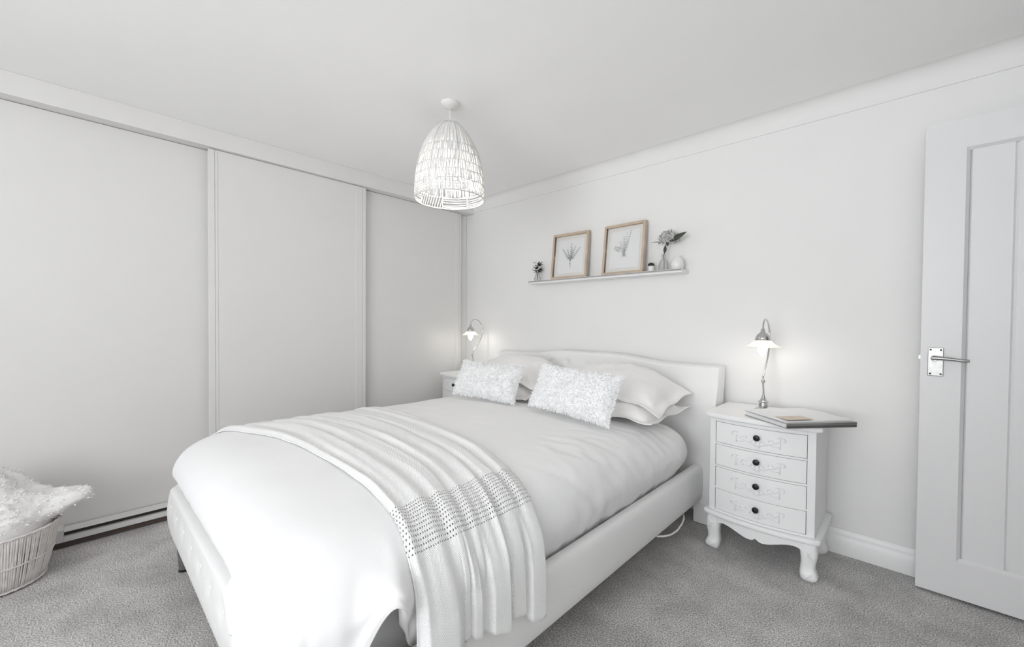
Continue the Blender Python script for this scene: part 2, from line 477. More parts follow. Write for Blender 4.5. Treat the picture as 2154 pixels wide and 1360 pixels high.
# ------------------------------------------------------------------ sliding wardrobe filling the left side
wd = thing('sliding_wardrobe', 'white built-in wardrobe with three floor-to-ceiling sliding doors', 'wardrobe', (-3.1, 0.7, 0))
def loc(mb, o):      # shift world-space geometry into a thing's own frame
    mb.v = [(x - o.location.x, y - o.location.y, z - o.location.z) for x, y, z in mb.v]
    return mb
WBACK = LW + 0.01
loc(MB().box(WBACK, -3.036, WY + 0.01, BW - 0.003, 2.192, CEIL - 0.001), wd).build('pelmet', M['ward'], wd)
ja = MB().box(WBACK, -3.150, 2.55, BW - 0.003, 0.03, 2.191)
loc(ja, wd).build('side_jamb', M['ward'], wd, bevel=0.001)
loc(MB().box(WBACK, WBACK + 0.02, WY + 0.02, 2.55, 0.11, 2.191), wd).build('back_board', M['ward'], wd)
def panel(y0, y1, xf, st0, st1):
    """door board with its two edge stiles; front face at xf"""
    d = loc(MB().box(xf - 0.018, xf - 0.004, y0 + 0.004, y1 - 0.004, 0.084, 2.189), wd).build('sliding_door', M['ward'], wd)
    for a, b in (st0, st1):
        if b <= a: continue
        s = MB()
        s.box(xf - 0.022, xf, a, b - (b - a) * 0.36, 0.084, 2.188)
        s.box(xf - 0.022, xf - 0.002, b - (b - a) * 0.30, b, 0.084, 2.188)
        s.box(xf - 0.022, xf - 0.006, b - (b - a) * 0.37, b - (b - a) * 0.29, 0.084, 2.188)
        loc(s, wd).build('door_stile', M['ward'], d, bevel=0.0015)
    return d
panel(0.545, 1.55, -3.062, (0.545, 0.592), (1.468, 1.55))
panel(WY + 0.03, 0.60, -3.115, (WY + 0.03, WY + 0.08), (0.551, 0.60))
panel(1.50, 2.545, -3.115, (1.50, 1.548), (2.478, 2.545))
# bottom track: pale lip, dark running channel, pale lip, dark plinth
tr = MB().box(-3.17, -3.036, WY + 0.02, -0.062, 0.034, 0.095)
tr.box(-3.17, -3.036, -0.062, 2.55, 0.034, 0.060).box(-3.112, -3.036, -0.062, 2.55, 0.082, 0.087)
bt = loc(tr, wd).build('bottom_track', M['ward'], wd, bevel=0.001)
loc(MB().box(-3.17, -3.058, -0.062, 2.55, 0.060, 0.082), wd).build('track_channel', M['dark'], bt)
loc(MB().box(WBACK, -3.05, WY + 0.02, 2.55, 0.001, 0.034), wd).build('plinth', M['brown'], wd)

# ------------------------------------------------------------------ bed
BX0, BX1 = -2.475, -0.825
bed = thing('bed', 'white upholstered double bed with buttoned curved headboard', 'bed', (-1.65, 1.4, 0))
HX0, HX1 = -2.535, -0.765
def hb_top(x):
    return 0.897 + 0.036 * (sstep(-2.20, -1.86, x) - sstep(-1.46, -1.06, x))
hbuttons = []
for i in range(7):
    hbuttons.append((-2.13 + i * 0.16, 0.0))
for i in range(8):
    hbuttons.append((-2.21 + i * 0.16, -0.12))
hbuttons = [(x, hb_top(x) - 0.075 + dz) for x, dz in hbuttons]
def hb_front(x, z):
    """y of the headboard's padded front face: it rolls backward at the top"""
    zt = hb_top(x)
    t = (z - 0.14) / (zt - 0.14)
    y = 2.452 - 0.012 * sin(PI * min(1, t * 1.1)) + 0.045 * sstep(0.62, 1.0, t)
    for bx, bz in hbuttons:
        d = math.hypot(x - bx, z - bz)
        if d < 0.08: y += 0.012 * math.exp(-(d / 0.022) ** 2)
    return y
nx, nz = 200, 70
front, back = [], []
for j in range(nz + 1):
    rf, rb = [], []
    for i in range(nx + 1):
        x = lerp(HX0, HX1, i / nx)
        z = lerp(0.12, hb_top(x), j / nz)
        rf.append((x, hb_front(x, z), z)); rb.append((x, 2.575 + 0.04 * sstep(0.6, 1, j / nz), z))
    front.append(rf); back.append(rb)
mb = MB()
# rounded top roll
roll = []
for k in range(1, 8):
    a = PI * k / 8
    r = []
    for i in range(nx + 1):
        x = lerp(HX0, HX1, i / nx)
        yf, yb = front[-1][i][1], back[-1][i][1]
        c, h = (yf + yb) / 2, (yb - yf) / 2
        r.append((x, c - h * cos(a), hb_top(x) + 0.014 * sin(a)))
    roll.append(r)
ringrows = front + roll + back[::-1]
o0 = mb.grid(ringrows)
nr = len(ringrows); nc = nx + 1
mb.f.append(tuple(j * nc for j in range(nr)))
mb.f.append(tuple(j * nc + nx for j in range(nr))[::-1])
mb.f += [(i, i + 1, (nr - 1) * nc + i + 1, (nr - 1) * nc + i) for i in range(nx)]
hbo = loc(mb, bed).build('headboard', M['leather'], bed, smooth=True, angle=0.9)
for bx, bz in hbuttons:
    loc(MB().blob((bx, hb_front(bx, bz) - 0.001, bz), 0.011, 0.006, 0.011, 10, 6), bed).build('button', M['leather'], hbo, smooth=True)
for x0, x1 in ((HX0 + 0.005, HX0 + 0.11), (HX1 - 0.115, HX1 - 0.005)):
    loc(MB().box(x0, x1, 2.456, 2.57, 0.004, 0.119), bed).build('headboard_leg', M['leather'], bed, bevel=0.006)
# side rails: padded board, rounded upper edge
def rail(xo, xi):
    s = 1 if xo > xi else -1
    prof = [(xi, 0.16), (xo - s * 0.008, 0.152), (xo - s * 0.002, 0.165), (xo, 0.20), (xo + s * 0.003, 0.26), (xo + s * 0.001, 0.322), (xo - s * 0.004, 0.341), (xo - s * 0.012, 0.350), (xo - s * 0.026, 0.353), (xi, 0.350)]
    mb = MB(); mb.grid([[(a, y, b) for a, b in prof] for y in [0.36 + (2.44 - 0.36) * k / 30 for k in range(31)]], closed_u=True)
    return loc(mb, bed)
for xo, xi in ((BX1, BX1 - 0.042), (BX0, BX0 + 0.042)):
    r = rail(xo, xi)
    n = 10
    r.f.append(tuple(range(n))[::-1]); r.f.append(tuple(30 * n + k for k in range(n)))
    r.build('side_rail', M['leather'], bed, smooth=True, angle=0.8)
# footboard: low padded board with two staggered rows of buttons
FY = 0.283
fbut = [(-2.36 + 0.16 * i, 0.315) for i in range(10)] + [(-2.28 + 0.16 * i, 0.235) for i in range(9)]
def fb_y(x, z):
    t = (z - 0.165) / 0.21
    y = FY - 0.014 * sin(PI * max(0, min(1, t)))
    e = min(x - BX0, BX1 - x)
    y += 0.025 * (1 - sstep(0, 0.06, e)) ** 2
    for bx, bz in fbut:
        d = math.hypot(x - bx, z - bz)
        if d < 0.08: y += 0.006 * math.exp(-(d / 0.026) ** 2)
    return y
def fb_bot(x):
    e = min(x - BX0, BX1 - x)
    return 0.175 + 0.035 * (1 - sstep(0, 0.07, e))
nx, nz = 160, 24
rows = []
for j in range(nz + 1):
    rows.append([(x, fb_y(x, z), z) for x in [lerp(BX0, BX1, i / nx) for i in range(nx + 1)] for z in [lerp(fb_bot(x), 0.368, j / nz)]])
for k in range(1, 6):
    a = PI * k / 6
    rows.append([(p[0], lerp(p[1], 0.352, (1 - cos(a)) / 2), 0.368 + 0.012 * sin(a)) for p in rows[nz]])
rows.append([(p[0], 0.352, 0.368) for p in rows[0]])
rows.append([(p[0], 0.352, fb_bot(p[0])) for p in rows[0]])
mb = MB(); mb.grid(rows); nr = len(rows); nc = nx + 1
mb.f.append(tuple(j * nc for j in range(nr))); mb.f.append(tuple(j * nc + nx for j in range(nr))[::-1])
mb.f += [(i, i + 1, (nr - 1) * nc + i + 1, (nr - 1) * nc + i) for i in range(nx)]
fbo = loc(mb, bed).build('footboard', M['leather'], bed, smooth=True, angle=0.9)
for bx, bz in fbut:
    loc(MB().blob((bx, fb_y(bx, bz) - 0.0002, bz), 0.008, 0.003, 0.008, 10, 6), bed).build('button', M['leather'], fbo, smooth=True)
for x in (BX0 + 0.09, BX1 - 0.09):
    l = MB().lathe([(0.020, 0.012), (0.026, 0.10), (0.028, 0.185)], 16, (x, 0.325, 0))
    lg = loc(l, bed).build('leg', M['nickel'], bed, smooth=True, angle=0.6)
    loc(MB().lathe([(0.021, 0.0005), (0.022, 0.004), (0.021, 0.012)], 16, (x, 0.325, 0)), bed).build('foot_glide', M['black'], lg)
sl = MB()
for k in range(14):
    y = 0.42 + k * 0.142
    sl.box(BX0 + 0.0425, BX1 - 0.0425, y, y + 0.07, 0.235, 0.255)
loc(sl, bed).build('slats', M['oak'], bed)
# mattress
MX0, MX1, MY0, MY1, MZ0, MZ1 = BX0 + 0.118, BX1 - 0.118, 0.46, 2.23, 0.256, 0.545
mt = MB().box(MX0, MX1, MY0, MY1, MZ0, MZ1)
mo = mt.build('mattress', M['mattress'], bevel=0.05, seg=4)
tag(mo, 'white mattress inside the bed frame under the duvet', 'mattress')

# ------------------------------------------------------------------ duvet: rings from the hem up over the shoulder to the middle
DCX, DHX, DY0, DY1 = -1.65, 0.820, 0.262, 2.33
DCY, DHY = (DY0 + DY1) / 2, (DY1 - DY0) / 2
PROF = [(0.062, 0.325), (0.046, 0.362), (0.018, 0.405), (0.0, 0.46), (0.004, 0.50), (0.020, 0.54), (0.048, 0.575), (0.09, 0.602), (0.15, 0.622), (0.24, 0.636), (0.36, 0.645), (0.52, 0.650), (0.66, 0.652), (0.78, 0.653)]
TAU = [0]
for (a, b), (c, d) in zip(PROF, PROF[1:]):
    TAU.append(TAU[-1] + math.hypot(c - a, d - b))
PD = [(t, p[0]) for t, p in zip(TAU, PROF)]
PZ = [(t, p[1]) for t, p in zip(TAU, PROF)]
def prof(t): return sinterp(PD, t), sinterp(PZ, t)
def rrect(s, hx, hy, r0, r1, r2):
    """unit parameter s -> point and outward normal on a rounded rectangle; foot corners r0, head corners r1; starts mid right side going to the head"""
    r0 = min(r0, hx * .98, hy * .98); r2 = min(r2, hx * .98, hy * .98); r1 = min(r1, hx * .98, hy * .98)
    segs = [('l', (hx, 0), (hx, hy - r1)), ('a', (hx - r1, hy - r1), r1, 0), ('l', (hx - r1, hy), (-hx + r1, hy)), ('a', (-hx + r1, hy - r1), r1, PI / 2),
            ('l', (-hx, hy - r1), (-hx, -hy + r0)), ('a', (-hx + r0, -hy + r0), r0, PI), ('l', (-hx + r0, -hy), (hx - r2, -hy)), ('a', (hx - r2, -hy + r2), r2, 1.5 * PI), ('l', (hx, -hy + r2), (hx, 0))]
    return segs
SEGN = [50, 14, 60, 14, 90, 26, 95, 75, 50]
def contour(hx, hy, r0, r1, r2):
    out = []
    for sg, n in zip(rrect(0, hx, hy, r0, r1, r2), SEGN):
        for k in range(n):
            t = k / n
            if sg[0] == 'l':
                (ax, ay), (bx, by) = sg[1], sg[2]
                dx, dy = bx - ax, by - ay
                L = math.hypot(dx, dy) or 1
                out.append((ax + dx * t, ay + dy * t, dy / L, -dx / L))
            else:
                (cx, cy), r, a0 = sg[1], sg[2], sg[3]
                a = a0 + PI / 2 * t
                out.append((cx + r * cos(a), cy + r * sin(a), cos(a), sin(a)))
    return out
OUT = contour(DHX, DHY, 0.24, 0.13, 0.30)
NT = 54
rings = []
for k in range(NT):
    t = TAU[-1] * (k / (NT - 1)) ** 1.25
    d, z = prof(t)
    cn = contour(DHX - d, DHY - d, max(0.24 - d, 0.03), max(0.13 - d, 0.03), max(0.30 - d, 0.03))
    low = 1 - sstep(0.0, 0.24, t)          # 1 at the hem, 0 at the shoulder
    ring_ = []
    for i, (px, py, nx_, ny_) in enumerate(cn):
        X, Y = DCX + px, DCY + py
        ox, oy = DCX + OUT[i][0], DCY + OUT[i][1]
        onx, ony = OUT[i][2], OUT[i][3]
        zz = z
        foot = max(0, -ony)
        # at the foot the hem rests on the footboard
        zf = zz + foot * 0.065 * low
        inn = foot * 0.030 * low
        # near right corner: a pouch of duvet hangs outside the frame
        wx = sstep(-1.30, -1.12, ox) * sstep(0.15, 0.8, foot)
        wy = (1 - sstep(0.48, 0.58, oy)) * sstep(-0.1, 0.3, onx) * sstep(-1.0, -0.9, ox)
        w = max(wx, wy)
        hem = 0.36
        hem = lerp(0.395, 0.535, sstep(0.86, 0.985, onx)) if onx > 0 else 0.395
        zp = lerp(hem, 0.575, t / 0.28) if t < 0.28 else zz
        zf = lerp(zf, zp, w)
        push = w * (0.034 * (1 - sstep(0.10, 0.30, t)) + d * (1 - sstep(0.06, 0.16, t)))
        push += w * 0.02 * 2 * abs(onx * ony) * (1 - sstep(0.04, 0.30, t))
        X += onx * (push) - onx * inn * (1 - w)
        Y += ony * (push) - ony * inn * (1 - w)
        # gathers: folds that run down the side
        s_arc = ox - oy
        fold = 0
        amp = low * 0.009 + w * (1 - sstep(0.05, 0.30, t)) * 0.022
        ph = 2 * PI * (s_arc / 0.092 + 0.4 * N3(s_arc * 3, 0.3, zf * 1.2))
        fold += w * (1 - sstep(0.10, 0.38, t)) * 0.028 * ((0.5 + 0.5 * sin(ph)) ** 1.7 - 0.6)
        fold += amp * (N3(ox * 9, oy * 9, 1.3 + zf * 1.2) + 0.5 * N3(ox * 21, oy * 21, 7.1 + zf * 1.5))
        # soft creases across the right-hand side, slanting towards the edge
        if ox > -1.5:
            e_ = X - zz * 1.2
            q = N3(e_ * 5 + Y * 4, Y * 17 - e_ * 10, 3.7)
            rs = sstep(-1.25, -0.95, X) * sstep(1.0, 1.35, Y) * (1 - sstep(2.1, 2.3, Y))
            fold += 0.0085 * rs * (1 - abs(q) * 2.4)
        fold += 0.0035 * N3(X * 4.2, Y * 4.2, 9.1) * sstep(0.05, 0.3, t) + 0.0022 * N3(X * 13, Y * 11, 2.1)
        puff = 0.010 * N3(X * 1.6 + 5, Y * 1.7, 0.4) * sstep(0.15, 0.4, t)
        # plump towards the foot, flatter under the pillows
        zz2 = zf + puff + sstep(0.08, 0.3, t) * (0.006 * (1 - sstep(0.7, 1.6, Y)) - 0.018 * sstep(1.75, 2.15, Y))
        horiz = 1 - sstep(0.12, 0.42, t)
        ring_.append((X + onx * fold * horiz, Y + ony * fold * horiz, zz2 + fold * (1 - horiz) * 1.0))
    rings.append(ring_)
dv = MB()
dv.grid(rings, closed_u=True)
nC = len(rings[0])
cen = [sum(p[k] for p in rings[-1]) / nC for k in range(3)]
ci = dv.add([cen], [])
dv.f += [((NT - 1) * nC + i, (NT - 1) * nC + (i + 1) % nC, ci) for i in range(nC)]
from mathutils.bvhtree import BVHTree
duvet_tree = BVHTree.FromPolygons(dv.v, dv.f)
du = dv.build('duvet', M['cotton'], smooth=True, solid=0.022, soff=-1, merge=0)
tag(du, 'plump white duvet covering the whole bed', 'duvet')

# ------------------------------------------------------------------ knitted throw draped across the foot of the bed
NEAR = [(-2.50, 0.40), (-2.36, 0.44), (-1.95, 0.56), (-1.6, 0.60), (-1.27, 0.60), (-0.99, 0.572), (-0.84, 0.54), (-0.7, 0.53)]
FAR = [(-2.50, 1.22), (-2.0, 1.21), (-1.71, 1.19), (-1.255, 1.125), (-0.99, 1.04), (-0.84, 1.0), (-0.7, 0.985)]
path = []                     # (x, z, nx, nz) over the duvet from the left side to the right hem
for k in range(30):
    d, z = prof(0.10 + (TAU[-1] - 0.10) * (k / 29) ** 1.3)
    path.append((DCX - DHX + d, z))
for k in range(1, 20):
    path.append((lerp(DCX - 0.04, DCX + 0.04, k / 20), 0.654))
up = []
for k in range(30):
    d, z = prof(0.14 + (TAU[-1] - 0.14) * (k / 29) ** 1.3)
    up.append((DCX + DHX - d, z))
path += up[::-1]
xe = path[-1][0]
for z in [0.46, 0.44, 0.42, 0.40, 0.38, 0.36, 0.34, 0.32, 0.30, 0.28]:
    if z < path[-1][1] - 0.008:
        path.append((xe + 0.004 * (0.48 - z) / 0.2, z))
# resample evenly
cum = [0]
for a, b in zip(path, path[1:]): cum.append(cum[-1] + math.hypot(b[0] - a[0], b[1] - a[1]))
def path_at(s):
    return (interp(list(zip(cum, [p[0] for p in path])), s), interp(list(zip(cum, [p[1] for p in path])), s))
PL = cum[-1]
KN0, KN1 = PL - 0.44, PL - 0.30
HEM = [(0, 0.25), (0.29, 0.30), (0.31, 0.335), (0.42, 0.325), (0.46, 0.318), (0.65, 0.278), (0.67, 0.305), (0.80, 0.30), (0.82, 0.265), (0.92, 0.250), (1.0, 0.262)]
npth, nq = 170, 230
sA = [PL * i / npth for i in range(npth + 1)]
pA = [path_at(s) for s in sA]
# pleat shape across the throw
PLE = [0.0, 0.30, 0.345, 0.425, 0.47, 0.66, 0.81, 1.0]
PLA = [1.0, 0.35, 0.8, 0.2, 1.0, 0.75, 1.0]
def pleat(q, s, hang):
    """height (0..1) of the folded cloth: flat-topped overlapping pleats where it hangs, softer wandering ridges on the bed"""
    qq = q + 0.014 * N3(q * 3, s * 1.4, 4.4)
    qq = max(0, min(0.9999, qq))
    H = 0
    for i in range(len(PLE) - 1):
        if PLE[i] <= qq < PLE[i + 1]:
            t = (qq - PLE[i]) / (PLE[i + 1] - PLE[i])
            H = PLA[i] * sstep(0, 0.16, t) * (1 - 0.9 * sstep(0.72, 1.0, t)) * (0.72 + 0.28 * t)
    w = q + 0.05 * N3(q * 2.0, s * 1.1, 2.2) + 0.02 * N3(q * 5, s * 2.5, 6.1)
    r1 = abs(sin(PI * (w * 6.6 + 0.3))) ** 1.6
    r2 = abs(sin(PI * (w * 11.3 + 0.1 * s))) ** 2.5
    soft = r1 * (0.55 + 0.75 * N3(q * 4, s * 1.6, 3.3)) + 0.45 * r2 * (0.5 + N3(q * 6, s * 2.2, 9.3))
    return lerp(0.12 * H + 0.8 * max(0, soft), H, hang)
trow, tuv = [], []
for i, s in enumerate(sA):
    x, z = pA[i]
    a, b = pA[max(0, i - 1)], pA[min(npth, i + 1)]
    tx, tz = b[0] - a[0], b[1] - a[1]
    L = math.hypot(tx, tz) or 1
    nx_, nz_ = -tz / L, tx / L
    hang = sstep(PL - 0.34, PL - 0.12, s)
    row = []; ur = []
    for j in range(nq + 1):
        q = j / nq
        h = pleat(q, s, hang)
        ya, yb = sinterp(NEAR, x), sinterp(FAR, x)
        y = lerp(ya, yb, q)
        amp = lerp(0.017, 0.034, hang)
        edge = sstep(0, 0.035, q) * sstep(0, 0.035, 1 - q)
        off = amp * h * edge + 0.002 * N3(s * 6, q * 10, 1.1)
        # pleats lean over as they hang
        y += 0.012 * N3(s * 1.7, q * 5, 8.2) * sin(PI * q)
        zz = z
        if s > PL - 0.20:
            f = (s - (PL - 0.20)) / 0.20
            ztop = interp(list(zip(sA, [p[1] for p in pA])), PL - 0.20)
            zz = lerp(ztop, interp(HEM, q), f)
        nn = Vector((nx_, 0, nz_))
        hit = duvet_tree.ray_cast(Vector((x, y, zz)) + nn * 0.12, -nn, 0.24)
        base = 0.12 - hit[3] if hit[0] is not None else 0
        off += max(base, -0.004 - 0.004 * (1 - hang), 0.012 * hang) + 0.007
        row.append((x + nx_ * off, y, zz + nz_ * off)); ur.append((s, q * 0.72))
    trow.append(row); tuv.append(ur)
tb = MB(); tb.grid(trow)
M['knit'] = knit()
th = tb.build('throw_blanket', M['knit'], smooth=True, solid=0.004, soff=1, merge=0)
uvl = th.data.uv_layers.new(name='knit')
flat = [c for r in tuv for c in r]
for lp in th.data.loops:
    uvl.data[lp.index].uv = flat[lp.vertex_index]
tag(th, 'white knitted throw draped in folds across the foot of the bed', 'throw')

# ------------------------------------------------------------------ pillows and cushions
def pillow(name, w, d, h, m, flange=0.0, seed=0, nz=0.010, fluffy=False, nu=70, nv=50, droop=0.0, belly=0.42):
    """soft pillow, lying flat in its own frame, origin at its underside"""
    rows_t, rows_b = [], []
    for j in range(nv + 1):
        rt, rb = [], []
        for i in range(nu + 1):
            u, v = -1 + 2 * i / nu, -1 + 2 * j / nv
            fw = flange / (w / 2); fd = flange / (d / 2)
            uu, vv = min(1, abs(u) / (1 - fw)), min(1, abs(v) / (1 - fd))
            prof_ = max(0, (1 - uu ** 2.6)) ** 0.5 * max(0, (1 - vv ** 2.6)) ** 0.5
            # corners drawn out, edges pulled in
            px = u * w / 2 * (1 - 0.055 * (1 - v * v) * abs(u) ** 4)
            py = v * d / 2 * (1 - 0.075 * (1 - u * u) * abs(v) ** 4)
            n = nz * (N3(px * 9 + seed, py * 9, seed) + 0.6 * N3(px * 24, py * 20 + seed, seed + 3))
            edge = sstep(0, 0.35, 1 - max(abs(u), abs(v)))
            wave = 0.006 * sin(px * 34 + seed) * (1 - edge) + 0.006 * sin(py * 29 + seed * 2) * (1 - edge)
            mid = h * belly - droop * abs(u) ** 3
            ht = 0.002 + (h * (1 - belly)) * prof_ + n * edge
            hb = 0.002 + (h * belly) * prof_ * 0.96
            if fluffy:
                f1 = 0.007 * abs(N3(px * 55 + seed, py * 55, 1)) + 0.006 * N3(px * 110, py * 110, seed)
                ht += f1; hb += 0.002
            rt.append((px, py, mid + ht + wave)); rb.append((px, py, mid - hb + wave))
        rows_t.append(rt); rows_b.append(rb)
    mb = MB()
    a = mb.grid(rows_t); b = mb.grid([r[::-1] for r in rows_b])
    nc = nu + 1
    def T(i, j): return a + j * nc + i
    def B(i, j): return b + j * nc + (nu - i)
    for i in range(nu):
        mb.f.append((T(i + 1, 0), T(i, 0), B(i, 0), B(i + 1, 0)))
        mb.f.append((T(i, nv), T(i + 1, nv), B(i + 1, nv), B(i, nv)))
    for j in range(nv):
        mb.f.append((T(0, j), T(0, j + 1), B(0, j + 1), B(0, j)))
        mb.f.append((T(nu, j + 1), T(nu, j), B(nu, j), B(nu, j + 1)))
    if fluffy:          # tufts of pile standing off the face and round the rim
        r = random.Random(seed)
        for k in range(3800):
            if k < 2600: i, j = r.randrange(1, nu), r.randrange(1, nv); p = Vector(rows_t[j][i]); n = Vector((rows_t[j][i][0] * 0.6, rows_t[j][i][1] * 0.6, 0.25)).normalized()
            else:
                if r.random() < 0.5: i, j = r.choice((0, nu)), r.randrange(0, nv + 1)
                else: i, j = r.randrange(0, nu + 1), r.choice((0, nv))
                p = Vector(rows_t[j][i]); n = Vector((p.x / w, p.y / d, r.uniform(-0.3, 0.3))).normalized()
            dr = (n + Vector((r.uniform(-1, 1), r.uniform(-1, 1), r.uniform(-0.3, 0.6))) * 0.7).normalized()
            sd = dr.cross(Vector((r.uniform(-1, 1), r.uniform(-1, 1), r.uniform(-1, 1)))).normalized() * 0.0022
            l = r.uniform(0.008, 0.017)
            m_ = p + dr * l * 0.5; e = p + (dr + Vector((0, 0, -0.35))).normalized() * l
            mb.add([p - sd, p + sd, m_ + sd, m_ - sd, e], [(0, 1, 2, 3), (3, 2, 4)])
    return mb.build(name, m, smooth=True, merge=0)
def place(o, loc_, rot):
    o.location = loc_; o.rotation_euler = rot; return o
PG = 'pillows stacked against the headboard'
p1 = tag(place(pillow('pillow', 0.70, 0.46, 0.10, M['pcase'], 0.045, 1, droop=0.004, belly=0.2), (-1.215, 2.12, 0.660), (0.05, 0.01, -0.03)), 'white pillow lying flat on the duvet nearest the right nightstand', 'pillow', PG)
p2 = tag(place(pillow('pillow', 0.74, 0.46, 0.115, M['pcase'], 0.05, 5, droop=0.062, belly=0.04), (-1.245, 2.18, 0.790), (0.16, 0.02, 0.02)), 'white flanged pillow on top of the right-hand stack', 'pillow', PG)
p3 = tag(place(pillow('pillow', 0.70, 0.46, 0.10, M['pcase'], 0.045, 9, droop=0.004, belly=0.2), (-2.06, 2.13, 0.664), (0.05, 0.0, 0.03)), 'white pillow lying flat behind the left fluffy cushion', 'pillow', PG)
p4 = tag(place(pillow('pillow', 0.72, 0.46, 0.115, M['pcase'], 0.05, 13, droop=0.045, belly=0.04), (-2.055, 2.19, 0.793), (0.16, -0.02, 0.0)), 'white pillow topping the left stack between the fluffy cushions', 'pillow', PG)
CG = 'fluffy cushions on the bed'
c1 = tag(place(pillow('fluffy_cushion', 0.53, 0.245, 0.10, M['fur'], 0.0, 21, 0.004, True, 110, 80), (-1.250, 1.810, 0.771), (1.13, 0.04, -0.09)), 'fluffy white oblong cushion leaning on the right pillows', 'cushion', CG)
c2 = tag(place(pillow('fluffy_cushion', 0.48, 0.23, 0.10, M['fur'], 0.0, 33, 0.004, True, 110, 80), (-1.925, 1.825, 0.762), (1.13, 0.03, 0.16)), 'fluffy white oblong cushion leaning on the left pillows', 'cushion', CG)

# ------------------------------------------------------------------ nightstands
def bow(x, extra=0.0, hw=0.2225): return -(0.18 + extra + 0.036 * max(0, 1 - (x / hw) ** 2))
def bowslab(mb, x0, x1, z0, z1, off, thick, n=14):
    xs = [lerp(x0, x1, i / n) for i in range(n + 1)]
    poly = [(x, bow(x, off)) for x in xs] + [(x, bow(x, off) + thick) for x in xs[::-1]]
    mb.prism(poly, z0, z1)
    return mb
def plan(hw, ex, yb):
    xs = [lerp(-hw, hw, i / 24) for i in range(25)]
    c = 0.016
    poly = []
    for x in xs:
        y = bow(x * 0.2225 / hw, ex)
        e = hw - abs(x)
        if e < c: y += c * 0.6 * (1 - e / c) ** 2
        poly.append((x, y))
    return poly + [(hw, yb), (-hw, yb)]
def nightstand(label, loc_):
    t = thing('nightstand', label, 'nightstand', loc_, 0, 'white carved nightstands')
    cb = MB()
    xs = [lerp(-0.2225, 0.2225, i / 24) for i in range(25)]
    cb.prism([(x, bow(x, -0.016)) for x in xs] + [(0.2225, 0.18), (-0.2225, 0.18)], 0.2, 0.675)
    for sx in (-1, 1):
        bowslab(cb, *sorted((sx * 0.193, sx * 0.2225)), 0.2, 0.675, 0, 0.018, 6)
    zs = [0.212, 0.3235, 0.4385, 0.5535]
    H = 0.1025
    for z in [0.2 - 0.0] + [z + H + 0.0015 for z in zs[:3]] + [0.6575]:
        z1 = {0.2: 0.2105}.get(z, None) or (0.675 if z > 0.65 else z + 0.0095)
        bowslab(cb, -0.193, 0.193, z, z1, 0, 0.018)
    cb.build('carcass', M['paint'], t, bevel=0.0012)
    for z in zs:
        d = bowslab(MB(), -0.1905, 0.1905, z, z + H, 0.0005, 0.014).build('drawer', M['paint'], t, bevel=0.002)
        zc = z + H * 0.60
        MB().lathe([(0.006, -0.002), (0.005, 0.010), (0.012, 0.014), (0.0145, 0.020), (0.012, 0.025), (0.005, 0.027)], 18, (0, bow(0) , zc), axis='y').build('knob', M['knob'], d, smooth=True, angle=0.7)
        cr = MB()
        def cp(pts, r):
            cr.tube([(x, bow(x, 0.0010), z + H * 0.5 + dz) for x, dz in pts], r, 6)
        for s in (-1, 1):
            cp([(s * 0.092, 0.022), (s * 0.092, 0.0), (s * 0.092, -0.030)], [0.0032, 0.0026, 0.0022])
            cp([(s * 0.080, 0.021), (s * 0.092, 0.024), (s * 0.106, 0.021), (s * 0.112, 0.014)], [0.002, 0.0034, 0.003, 0.002])
            cp([(s * 0.108, 0.012), (s * 0.113, 0.008), (s * 0.108, 0.004), (s * 0.104, 0.008)], 0.0025)
            cp([(s * 0.088, 0.004), (s * 0.072, -0.006), (s * 0.052, -0.010), (s * 0.036, -0.018), (s * 0.018, -0.026), (s * 0.004, -0.029)], [0.0022, 0.0032, 0.004, 0.0036, 0.0034, 0.0025])
            cp([(s * 0.070, -0.004), (s * 0.060, 0.006), (s * 0.048, 0.006), (s * 0.046, -0.002)], 0.0024)
            cp([(s * 0.030, -0.017), (s * 0.022, -0.006), (s * 0.010, -0.010), (s * 0.010, -0.019)], 0.0026)
            cp([(s * 0.088, -0.020), (s * 0.070, -0.022), (s * 0.056, -0.016)], 0.002)
        cp([(-0.012, -0.032), (0, -0.036), (0.012, -0.032)], 0.003)
        cr.build('carving', M['paint'], d, smooth=True)
    MB().prism(plan(0.2475, 0.020, 0.19), 0.676, 0.700).build('top', M['paint'], t, bevel=0.008, seg=3)
    MB().prism(plan(0.2475, 0.020, 0.19), 0.176, 0.199).build('base_moulding', M['paint'], t, bevel=0.009, seg=3)
    # scalloped apron
    SC = [(0, 0.134), (0.010, 0.126), (0.022, 0.121), (0.05, 0.124), (0.085, 0.136), (0.12, 0.147), (0.150, 0.150), (0.172, 0.143), (0.19, 0.125)]
    ap = MB()
    xs = [lerp(-0.19, 0.19, i / 60) for i in range(61)]
    fr = [[(x, bow(x, 0.006), sinterp(SC, abs(x))) for x in xs], [(x, bow(x, 0.006), 0.1765) for x in xs], [(x, bow(x, 0.006) + 0.018, 0.1765) for x in xs], [(x, bow(x, 0.006) + 0.018, sinterp(SC, abs(x))) for x in xs]]
    ap.grid(fr, closed_v=True)
    for sx in (-1, 1):
        ap.box(sx * 0.203, sx * 0.219, -0.15, 0.15, 0.140, 0.1765)
    ap.build('apron', M['paint'], t)
    LG = [(0.1765, 0.0, 0.036), (0.155, 0.002, 0.037), (0.13, 0.005, 0.036), (0.105, 0.005, 0.033), (0.08, 0.003, 0.030), (0.06, 0.001, 0.030), (0.042, 0.003, 0.034), (0.026, 0.007, 0.037), (0.012, 0.006, 0.033), (0.0, 0.003, 0.022)]
